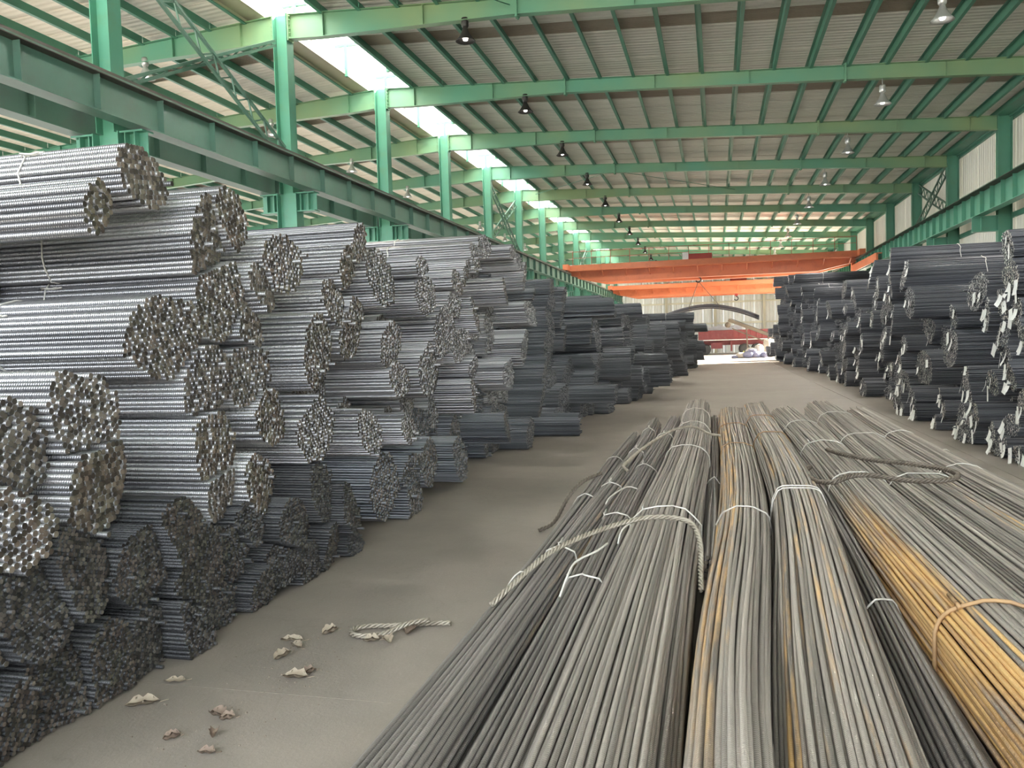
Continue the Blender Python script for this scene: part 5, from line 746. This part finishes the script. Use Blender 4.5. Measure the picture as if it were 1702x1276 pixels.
# bundles lying along the aisle in front
FB = [  # label, stations (y, x, half width), half height, y0, y1, rust rule, wires
    ('grey bar bundle beside the open floor, outermost of the lying bundles', [(1.4, -1.10, .10), (12, -1.14, .10)], .13, 1.4, 11.6, lambda a: .05, [4.5, 6.9, 9.2]),
    ('narrow grey bundle with one rusty edge, second from the open floor', [(1.4, -.93, .095), (8, -.93, .095), (13, -.96, .09)], .17, 1.4, 12.9, lambda a: .26 if a > .7 else .06, [4.85, 7.1, 9.3, 11.4]),
    ('low grey bundle between the rusty-edged bundle and the broad grey one', [(1.4, -.73, .125), (6, -.73, .115), (14, -.70, .10)], .15, 1.4, 13.4, lambda a: .05, [4.4, 6.0, 8.3, 11]),
    ('broad grey bundle carrying the pale rope sling', [(1.4, -.35, .235), (6, -.36, .235), (15, -.33, .21)], .215, 1.4, 15.2, lambda a: .12 if a > .85 else .02, [5.7, 8.9, 11.3, 13.3]),
    ('low dark bundle sunk between the broad grey and the bending rusty one', [(5.0, -.055, .045), (8, -.055, .05), (15, -.06, .06)], .12, 5.0, 15.0, lambda a: .1, [8.0]),
    ('bending bundle, rusty orange along one side and bluish grey on the other', [(1.4, .015, .12), (2.4, .03, .12), (3.6, .07, .15), (4.6, .12, .165), (6, .172, .178), (7.7, .19, .19), (10.4, .205, .20), (15, .26, .22)], .20, 1.4, 15.3, lambda a: (.52 if a < -.3 else .36) if a < 0 else .14 if a < .25 else .0, [5.9, 9.8, 12.2]),
    ('tan bundle with scattered rusty streaks and a double tie wire', [(1.4, .34, .225), (2.4, .385, .225), (3.4, .43, .215), (4.7, .50, .20), (6.4, .57, .19), (7.7, .59, .19), (10.4, .62, .20), (15, .66, .22)], .21, 1.4, 15.3, lambda a: [.05, .22, .38, .16, .05, .34, .26][int((a + 1) * 9.7) % 7], [6.35, 6.45, 10.2, 12.6]),
    ('low dark bundle in the gap beside the tan streaked one', [(1.4, .765, .13), (4.5, .795, .09), (9, .82, .035)], .11, 1.4, 8.6, lambda a: .04, [4.4]),
    ('grey bundle with a bright orange rusted edge', [(1.4, 1.155, .225), (8, 1.11, .235), (13.8, 1.08, .235)], .215, 1.4, 13.9, lambda a: .78 if a < -.5 else .5 if a < -.32 else .04, [3.75, 7.2, 9.4, 11.6]),
    ('broad pale grey bundle next to the orange-edged one', [(1.4, 1.67, .275), (8, 1.66, .275), (15, 1.74, .26)], .20, 1.4, 15.2, lambda a: .33 if .0 < a < .6 else .05, [7.4, 10.3, 13.0]),
    ('pale grey bundle nearest the white-tagged stack', [(1.4, 2.17, .21), (8, 2.20, .21), (15, 2.26, .2)], .17, 2.4, 14.6, lambda a: .08, [6.2, 8.3, 11]),
    ('low loose bundle on the floor beside the white-tagged stack', [(4, 2.52, .12), (13, 2.56, .12)], .09, 4.0, 13.0, lambda a: .08, [7.0, 10.5]),
]
FD = .0235
for fi, (lb, st, hh, y0, y1, rule, wires) in enumerate(FB):
    st = np.array(st); yy = np.linspace(0, 1, 24) ** 1.5 * (y1 - y0) + y0
    xc = np.interp(yy, st[:, 0], st[:, 1]); wc = np.interp(yy, st[:, 0], st[:, 2]); wref = wc.mean()
    ker = np.ones(3) / 3; xs_ = xc.copy(); xs_[1:-1] = np.convolve(xc, ker, 'valid')
    hc = hh * np.clip(wref / wc, .8, 1.45); zc = hc + .006
    G = hexgrid(0, 0, max(wref, hh) * 1.1, FD * 1.04, 0.0)
    e = 2.6
    inside = (np.abs(G[:, 0]) / wref) ** e + (np.abs(G[:, 1]) / hh) ** e < 1
    top = hh * np.clip(1 - (np.abs(G[:, 0]) / wref) ** e, 0, 1) ** (1 / e)
    rim = wref * np.clip(1 - (np.abs(G[:, 1]) / hh) ** e, 0, 1) ** (1 / e)
    keep = inside & ((top - G[:, 1] < FD * 2.3) | ((rim - np.abs(G[:, 0]) < FD * 1.6)))
    G = G[keep]; G = G[np.argsort(-G[:, 1])][:290]
    root = empty('rebar_bundle', (float(xc[0]), y0, 0)); tag(root, lb, 'rebar bundle', 'bundles lying along the aisle')
    wav = RS.rand(4) * 6
    allP = []
    for q, (a, b) in enumerate(G):
        p = np.zeros((1, 24, 3)); f1, f2, g1, g2 = RS.rand(4) * 6.28
        amp = .007; u_ = a / wref
        sway = amp * (np.sin(yy * RS.uniform(.5, 1.1) + f1) + .6 * np.sin(yy * RS.uniform(1.2, 1.9) + f2)) * np.clip((yy - 1.0) / 4, .25, 1)
        zz_ = .004 * np.sin(yy * RS.uniform(.6, 1.3) + g1)
        e0 = RS.uniform(-.02, .02); e1 = RS.normal(0, .10)
        yq = y0 + (yy - y0) * ((y1 + e1 - y0) / (y1 - y0)) + e0
        p[0, :, 0] = xs_ + u_ * wc + sway + .02 * np.sin(yy * .55 + wav[0]) * (fi not in (4, 7)); p[0, :, 1] = yq
        p[0, :, 2] = np.maximum(zc + b / hh * hc + zz_, FD * .52)
        allP.append(p[0])
        o = bpy.data.objects.new('bar', bars_mesh('bar', p - np.array([xc[0], y0, 0]), FD / 2, 7, [M['old_dark' if fi in (0, 1, 2, 4, 7) else 'old_bar'], M['old_end']], RS.rand(1), 'Y'))
        link(o, root); o['rust'] = float(rule(u_) + RS.uniform(-.06, .06)); o['end_tint'] = .4
        o['rust_from'], o['rust_to'] = {8: (-9.0, 5.0), 5: (1.6, 99.0), 1: (3.0, 99.0), 9: (-9.0, 5.6)}.get(fi, (-9.0, 99.0))
    allP = np.array(allP)
    for w in wires:
        XZ = np.array([[np.interp(w, p[:, 1], p[:, 0]), np.interp(w, p[:, 1], p[:, 2])] for p in allP]) - np.array([xc[0], 0])
        thick = .010 if (fi == 8 and w < 4) else .0055
        tie(XZ, w - y0, M['rust_wire'] if (fi == 8 and w < 4) or fi in (5, 6) and w > 8 else M['wire'], root, FD, thick, 'Y', (-.3, .8) if fi in (1, 2, 3, 8) else None)

# loose tails of tie wire standing up from the lying bundles
for lb, pts, fi in (('pale loose wire tail curling over the broad grey bundle beyond the rope sling', [(-.62, 5.02, .33), (-.60, 5.1, .40), (-.53, 5.25, .43), (-.45, 5.3, .442)], 3),
                    ('pale forked wire tail sticking up from the low grey bundle', [(-.80, 4.02, .30), (-.78, 4.12, .37), (-.76, 4.28, .41), (-.66, 4.42, .44), (-.62, 4.55, .45)], 2),
                    ('pale wire tail lying on the narrow grey bundle past the rope sling', [(-.86, 6.25, .33), (-.83, 6.35, .37), (-.74, 6.7, .385), (-.66, 6.75, .36)], 2)):
    o = MB().tube(smooth_path(pts, .03), .006, 6).build('wire_tail', M['wire']); tag(o, lb, 'wire', 'loose wire tails')
# ------------------------------------------------------------------ overhead cranes
def crane(y, label, trolley_x, zoff, second=True):
    t = empty('overhead_crane', (0, y, 6.14)); tag(t, label, 'crane', 'orange overhead cranes')
    for n_, dy in enumerate((0, 2.6)):
        m = MB(); L_, R_ = -9.25, 8.3
        for w0, w1 in ((-.22, .22),):
            xs_ = [L_, L_ + 2.0, R_ - 2.2, R_]; lo = [-.22, -.68, -.68, -.22]
            for i in range(3):
                vs = [(xs_[i], dy + w0, lo[i]), (xs_[i], dy + w1, lo[i]), (xs_[i], dy + w0, .04), (xs_[i], dy + w1, .04), (xs_[i + 1], dy + w0, lo[i + 1]), (xs_[i + 1], dy + w1, lo[i + 1]), (xs_[i + 1], dy + w0, .04), (xs_[i + 1], dy + w1, .04)]
                m.add(vs, [(0, 1, 3, 2), (4, 6, 7, 5), (0, 4, 5, 1), (2, 3, 7, 6), (0, 2, 6, 4), (1, 5, 7, 3)])
        m.box(L_, R_, dy - .30, dy + .30, .04, .065)
        m.build('bridge_girder', M['orange'], t)
    MB().box(-9.2, 8.25, -.95, -.93, .02, .40).box(-9.2, 8.25, -.93, -.22, .02, .05).build('walkway', M['orange'], t)
    m = MB()
    for i in range(12): m.bar((-8.6 + 1.5 * i, -.22, -.35), (-8.6 + 1.5 * i, -.90, .0), .05)
    m.build('walkway_bracket', M['orange'], t)
    m = MB()
    for i in range(15): m.bar((-9.0 + 1.23 * i, -.92, .4), (-9.0 + 1.23 * i, -.92, 1.25), .03)
    m.bar((-9.0, -.92, 1.25), (8.2, -.92, 1.25), .03).bar((-9.0, -.92, .85), (8.2, -.92, .85), .025)
    m.build('handrail', M['crane_red'], t)
    for x in (-9.38, 8.45):
        e = MB().box(x - .17, x + .17, -1.6, 4.2, .06, .42).build('end_carriage', M['orange'], t)
        for yy in (-1.2, 3.8): MB().lathe([(.001, -.06), (.13, -.06), (.13, .06), (.001, .06)], 12, (x, yy, .09), 'X').build('wheel', M['black'], e)
    MB().box(8.12, 8.22, -7.6, .6, -.82, -.40).box(8.12, 8.30, .3, .6, -.40, .06).box(8.22, 8.42, -7.6, -7.4, -.45, -.40).build('side_platform', M['orange'], t)
    tr = MB().box(trolley_x - .9, trolley_x + .9, .1, 2.5, .12, .30).box(trolley_x - .75, trolley_x + .9, .2, 2.3, .30, .85).build('trolley', M['crane_red'], t)
    MB().lathe([(.001, -.5), (.26, -.5), (.26, .5), (.001, .5)], 14, (trolley_x + .4, 1.3, .55), 'X').build('hoist_drum', M['crane_red'], tr)
    MB().box(trolley_x - .95, trolley_x - .55, .1, .5, .3, .95).build('motor_box', M['alu'], tr)
    m = MB()
    for dx in (-.09, .09): m.tube([(trolley_x + dx, 1.3, .4), (trolley_x + dx, 1.3, -.95 + zoff)], .014, 5)
    m.build('hoist_rope', M['dark_rope'], tr)
    zc = -1.15 + zoff
    MB().box(trolley_x - .13, trolley_x + .13, 1.2, 1.4, zc, zc + .22).build('hook_block', M['crane_red'], tr)
    pts = [(trolley_x, 1.3, zc)] + [(trolley_x + .17 * math.sin(a), 1.3, zc - .22 - .17 * math.cos(a) * -1) for a in [math.radians(q) for q in range(0, 260, 25)]]
    MB().tube(pts, .045, 7).build('hook', M['black'], tr)
    return t
crane(53.6, 'orange overhead crane, the nearer one, with red trolley and handrail', -1.1, .62)
crane(76.0, 'orange overhead crane, the farther one, above the dark red truck', 1.8, .3)

# hoisted sagging bundle (hangs from slings)
n_b = 80; s_b = 18; HY = 54.9
t_ = np.linspace(-1, 1, s_b); cx = -.40 + 3.05 * t_
cz = 3.62 - .62 * np.abs(t_) ** 2 - .22 * np.clip(t_, 0, 1)
P = np.zeros((n_b, s_b, 3)); q = RS.rand(n_b) * 6.283; rr = np.sqrt(RS.rand(n_b)) * .15
P[:, :, 0] = cx[None] + (RS.rand(n_b)[:, None] - .5) * .08; P[:, :, 1] = HY + (np.cos(q) * rr)[:, None]; P[:, :, 2] = cz[None] + (np.sin(q) * rr)[:, None]
P = P[:, ::-1] if False else P
o = bpy.data.objects.new('hoisted_bundle', bars_mesh('hoisted_bundle', P, .022, 5, [M['dark_bar'], M['dark_bar']], RS.rand(n_b), 'X')); link(o)
tag(o, 'long dark bar bundle hanging arched in front of the pale end wall', 'rebar bundle')
sl = MB()
for s in (-1, 1): sl.tube([(-1.1, HY, 5.27), (-.75 + s * .95, HY - .17, 3.66), (-.75 + s * .95, HY - .16, 3.44), (-.75 + s * .95, HY, 3.40), (-.75 + s * .95, HY + .16, 3.44), (-.75 + s * .95, HY + .17, 3.66), (-1.1, HY + .01, 5.27)], .02, 5)
o = sl.build('lifting_sling', M['dark_rope']); tag(o, 'steel lifting sling spread over the arched hanging bundle', 'sling')

# ------------------------------------------------------------------ far end of the aisle
tk = empty('truck', (0, 76.5, 0)); tag(tk, 'dark red open truck bed under a grey cover by the end wall', 'truck')
bed = MB().box(-1.6, 4.6, -1.1, 1.1, 1.30, 1.42).box(-1.6, 4.6, -1.15, -1.10, 1.42, 2.2).box(-1.6, 4.6, 1.10, 1.15, 1.42, 2.2).box(-1.6, -1.55, -1.1, 1.1, 1.42, 2.2).box(4.55, 4.6, -1.1, 1.1, 1.42, 2.2).build('truck_bed', M['truck_red'], tk)
for i in range(13): MB().box(-1.55 + i * .5, -1.48 + i * .5, -1.21, -1.151, 1.35, 2.2).build('bed_rib', M['truck_red'], bed)
MB().box(-1.65, 4.65, -1.24, -1.151, 1.30, 1.36).build('bed_rail', M['wire'], bed)
MB().box(-1.6, 4.7, -.45, .45, .85, 1.28).box(-1.4, -1.25, -.9, -.46, .3, 1.2).box(1.2, 1.35, -.9, -.46, .3, 1.2).box(-.5, .5, -.95, -.46, .55, 1.1).build('chassis', M['truck_red'], tk)
for x in (-1.0, 2.4, 3.5):
    for y in (-.85, .85): MB().lathe([(.001, -.15), (.25, -.15), (.46, -.14), (.48, 0), (.46, .14), (.25, .15), (.001, .15)], 18, (x, y, .48), 'Y').build('wheel', M['tyre'], tk)
cv = MB(); nn = 14
vs = []
for i in range(nn):
    u_ = i / (nn - 1); x = -1.4 + 3.6 * u_
    for y, z in ((-1.05, 2.2), (-.5, 2.42 + .12 * math.sin(i * 1.9)), (0, 2.55 + .1 * math.sin(i * 1.3)), (.5, 2.42 + .1 * math.cos(i * 1.7)), (1.05, 2.2)): vs.append((x, y, z))
top = [(x, y, z + .02) for x, y, z in vs]
fs = [(i * 5 + j, i * 5 + j + 1, i * 5 + j + 6, i * 5 + j + 5) for i in range(nn - 1) for j in range(4)]
cv.add(vs, [f[::-1] for f in fs], True).add(top, fs, True); cv.build('load_cover', M['tarp'], tk)

cvy = empty('belt_conveyor', (0, 73.2, 0)); tag(cvy, 'long brown inclined belt conveyor leaning beside the dark red truck', 'conveyor')
a, b = Vector((1.0, 0, 3.05)), Vector((7.0, 0, .55))
for yy in (-.35, .35): MB().bar(a + Vector((0, yy, 0)), b + Vector((0, yy, 0)), .08, .26).build('side_beam', M['conveyor'], cvy)
MB().bar(a + Vector((.2, 0, .12)), b + Vector((0, 0, .12)), .6, .03, (0, 0, 1)).build('belt', M['black'], cvy)
MB().bar(a + Vector((.3, 0, -.75)), b + Vector((-1.2, 0, -.22)), .5, .10).build('return_frame', M['conveyor'], cvy)
MB().lathe([(.001, -.42), (.24, -.42), (.24, .42), (.001, .42)], 16, (.95, 0, 2.62), 'Y').build('head_pulley', M['conveyor'], cvy)
m = MB()
for u_ in (.25, .55, .8):
    p = a.lerp(b, u_)
    for yy in (-.35, .35): m.bar((p.x, yy, p.z - .1), (p.x + .1, yy, 0), .09)
m.build('support_legs', M['conveyor'], cvy)

def sack(x, y, z, sx, sy, sz, rz, mat, label):
    m = MB(); nu, nv = 10, 6; vs = []
    for i in range(nv + 1):
        ph = -math.pi / 2 + math.pi * i / nv
        for j in range(nu):
            th = 2 * math.pi * j / nu
            c_, s_ = math.cos(th), math.sin(th); k_ = 1 / max(abs(c_), abs(s_)) ** .55
            w = math.cos(ph) ** .6 * (1 + .07 * math.sin(3 * th + x * 7) + .05 * math.sin(5 * ph + y))
            vs.append((c_ * k_ * w * sx, s_ * k_ * w * sy, sz * (1 + math.sin(ph)) * (1 + .08 * math.sin(2 * th + x))))
    m.add(vs, [(i * nu + j, i * nu + (j + 1) % nu, (i + 1) * nu + (j + 1) % nu, (i + 1) * nu + j) for i in range(nv) for j in range(nu)], True)
    o = m.build('sack', mat, None, (x, y, z)); o.rotation_euler.z = rz; tag(o, label, 'sack', 'sacks at the far end of the aisle')
SK = [(1.25, 61.6, 0, .26, .2, .10, .2, 0, 'small flat dark blue sack at the aisle end of the heap'), (1.7, 61.7, 0, .34, .25, .20, .5, 1, 'pale sack lying second in the floor heap'), (2.2, 61.6, 0, .36, .28, .24, -.2, 0, 'blue-grey bulging sack in the middle of the floor heap'), (2.75, 61.7, 0, .38, .28, .22, .3, 0, 'blue-grey sack fourth along the floor heap'), (3.3, 61.8, 0, .36, .28, .2, -.4, 0, 'blue-grey sack nearest the white-tagged stack'), (2.45, 62.3, 0, .4, .3, .36, .1, 1, 'tall pale sack standing behind the heap of blue ones'), (3.0, 62.4, 0, .34, .3, .46, .8, 1, 'tallest pale sack behind the blue ones'), (2.5, 61.65, .44, .3, .22, .11, .1, 0, 'blue-grey sack lying on top of the heap')]
for x, y, z, a_, b_, c_, rz, k_, lb in SK: sack(x, y, z, a_, b_, c_, rz, M['sack_pale'] if k_ else M['sack_blue'], lb)
t = empty('strip_coil', (3.75, 63.4, 0)); tag(t, 'round drum of coiled strip standing behind the sacks', 'coil')
MB().lathe([(.20, -.35), (.62, -.35), (.66, -.3), (.66, .3), (.62, .35), (.20, .35), (.20, -.35)], 24, (0, 0, .66), 'X').build('coil_body', M['coil'], t)
MB().lathe([(.665, -.05), (.675, -.05), (.675, .05), (.665, .05)], 24, (0, 0, .66), 'X').build('band', M['wire'], t)
for i, (x, y, lb) in enumerate([(1.95, 63.0, 'small yellow canister standing behind the pale sack'), (2.2, 63.3, 'yellow canister standing farther back, beside the small one')]):
    o = MB().lathe([(.001, 0), (.13, 0), (.14, .03), (.14, .34), (.10, .42), (.05, .45), (.05, .52), (.001, .52)], 12).build('canister', M['yellow'], None, (x, y, 0)); tag(o, lb, 'canister', 'yellow canisters')

# ------------------------------------------------------------------ slings and litter
def sling(pts, R, mat, label, name='wire_rope_sling'):
    o = rope(MB(), pts, R).build(name, mat); tag(o, label, 'sling', 'wire rope slings'); return o
sling([(-1.13, 3.90, .28), (-1.06, 4.0, .34), (-.98, 4.2, .40), (-.88, 4.42, .45), (-.70, 4.72, .48), (-.50, 4.93, .505), (-.35, 4.98, .515), (-.18, 4.93, .50), (-.115, 4.75, .43), (-.105, 4.45, .33), (-.10, 4.3, .28)], .017, M['rope'], 'pale wire rope sling lying over the grey bundles in front, ends hanging down')
sling([(-1.48, 6.62, .02), (-1.36, 6.68, .08), (-1.23, 6.72, .30), (-1.13, 6.86, .40), (-1.0, 7.05, .44)], .017, M['dark_rope'], 'short dark rope sling end hooked over the outermost grey bundle beside the aisle')
sling([(-.79, 7.2, .44), (-.84, 7.35, .455), (-.82, 7.7, .46), (-.76, 8.5, .47), (-.64, 9.4, .48), (-.5, 9.9, .51), (-.3, 10.0, .53), (-.1, 9.85, .46), (.02, 9.75, .45)], .017, M['rope'], 'wire rope sling running along the grey bundles toward their far ends')
sling([(.80, 7.75, .40), (.70, 7.3, .42), (.74, 6.8, .44), (.84, 6.58, .465), (.98, 6.66, .50), (1.12, 6.72, .50), (1.35, 6.62, .48), (1.55, 6.55, .49), (1.70, 6.62, .50), (1.77, 6.86, .50), (1.70, 7.1, .50), (1.5, 7.35, .50), (1.33, 7.55, .49), (1.18, 7.7, .50), (1.08, 7.9, .50), (1.0, 8.2, .50)], .022, M['dark_rope'], 'thick dark rope sling looped across the pale bundles beside the orange-rusted one')
sling([(-1.50, 4.33, .018), (-1.62, 4.30, .02), (-1.80, 4.235, .02), (-1.95, 4.20, .02), (-2.01, 4.14, .02), (-1.98, 4.065, .02), (-1.90, 4.05, .02), (-1.80, 4.12, .02), (-1.70, 4.20, .05), (-1.60, 4.26, .055)], .016, M['rope'], 'pale wire rope sling lying in a loop on the concrete floor')

def leaf(x, y, L, wd, curl, rz, mat, lb, tilt=0):
    m = MB(); n_ = 9; vs = []
    for i in range(n_):
        u_ = i / (n_ - 1); w = wd * math.sin(math.pi * min(1, u_ * .97 + .015)) ** .7 * (1 + .18 * math.sin(i * 2.3 + x * 9))
        for j, s_ in enumerate((-1, -.5, 0, .5, 1)):
            z = .006 + curl * (abs(s_) ** 1.5) * (w / wd) + curl * .8 * (u_ - .4) ** 2 + .004 * math.sin(i * 1.7 + j)
            vs.append((L * (u_ - .5), w * s_, z))
    fs = [(i * 5 + j, i * 5 + j + 1, i * 5 + j + 6, i * 5 + j + 5) for i in range(n_ - 1) for j in range(4)]
    k = len(vs); m.add(vs + [(a, b, c + .0015) for a, b, c in vs], [f[::-1] for f in fs] + [tuple(q + k for q in f) for f in fs] + [(j + 1, j, k + j, k + j + 1) for j in range(4)] + [(k - 5 + j, k - 4 + j, 2 * k - 4 + j, 2 * k - 5 + j) for j in range(4)] + [(i * 5, i * 5 + 5, k + i * 5 + 5, k + i * 5) for i in range(n_ - 1)] + [(i * 5 + 9, i * 5 + 4, k + i * 5 + 4, k + i * 5 + 9) for i in range(n_ - 1)], True)
    o = m.build('dry_leaf', mat, None, (x, y, 0)); o.rotation_euler = (tilt, 0, rz); tag(o, lb, 'leaf', 'dry leaves on the floor')
    MB().tube([(L * .5, 0, .008), (L * .75, .004, .014)], .0016, 4).build('stalk', mat, o)
for a in [(-2.57, 3.10, .15, .036, .030, .5, 'leaf', 'large pale curled leaf nearest the dark stack foot'), (-2.59, 3.36, .11, .03, .01, .2, 'leaf', 'flat pale leaf on the slab joint by the stack'),
          (-2.29, 3.95, .13, .028, .025, .1, 'leaf', 'long pale leaf at the top of the leaf cluster'), (-2.22, 3.87, .10, .026, .03, -.5, 'leaf', 'crumpled pale leaf in the middle of the cluster'), (-2.22, 3.73, .11, .03, .035, 1.2, 'leaf', 'curled pale leaf at the lower side of the cluster'),
          (-2.135, 4.10, .10, .032, .04, .9, 'leaf', 'pale upturned leaf between the cluster and the floor sling'), (-1.85, 4.02, .09, .032, .03, .3, 'leaf', 'pale leaf inside the floor sling, the one nearer the stack'), (-1.76, 4.03, .09, .032, .035, 2.4, 'leaf', 'pale leaf inside the floor sling, the one nearer the bundles'),
          (-1.69, 4.20, .12, .034, .03, 1.5, 'leaf_brown', 'broad brown leaf leaning on the floor sling'), (-2.02, 3.50, .13, .035, .03, .1, 'leaf', 'ragged pale leaf alone below the cluster'), (-1.98, 3.56, .08, .02, .03, .9, 'leaf_brown', 'small brown leaf scrap touching the ragged pale one'),
          (-2.15, 3.06, .10, .028, .035, -.2, 'leaf_brown', 'dark red-brown curled leaf past the slab joint'), (-2.09, 3.04, .07, .02, .03, .4, 'leaf_brown', 'small dark leaf touching the red-brown one'), (-2.22, 2.84, .07, .018, .03, .7, 'leaf_brown', 'small dark curled leaf near the frame bottom'), (-2.06, 2.9, .06, .02, .03, 1.9, 'leaf_brown', 'tiny upright brown leaf near the frame bottom'), (-2.0, 2.76, .08, .02, .02, .1, 'leaf_brown', 'thin brown leaf closest to the camera')]:
    leaf(a[0], a[1], a[2], a[3], a[4], a[5], M[a[6]], a[7])
m = MB()
for i in range(170):
    cx_, cy_ = [(-2.15, 3.6), (-2.0, 3.45), (-2.15, 3.0), (-2.2, 3.8), (-2.05, 2.85)][i % 5]
    x = cx_ + random.gauss(0, .14); y = cy_ + random.gauss(0, .16); r = random.uniform(.002, .007); h = r * random.uniform(.4, 1)
    ang = random.random() * 3
    m.add([(x + r * math.cos(ang + k) , y + r * math.sin(ang + k), 0.0) for k in (0, 1.7, 3.1, 4.6)] + [(x, y, h)], [(0, 1, 4), (1, 2, 4), (2, 3, 4), (3, 0, 4)])
o = m.build('dirt_crumbs', M['debris']); tag(o, 'scattered dirt crumbs on the concrete among the dry leaves', 'dirt', None, 'stuff')
for o in S.objects:
    if 'key' in o: del o['key']
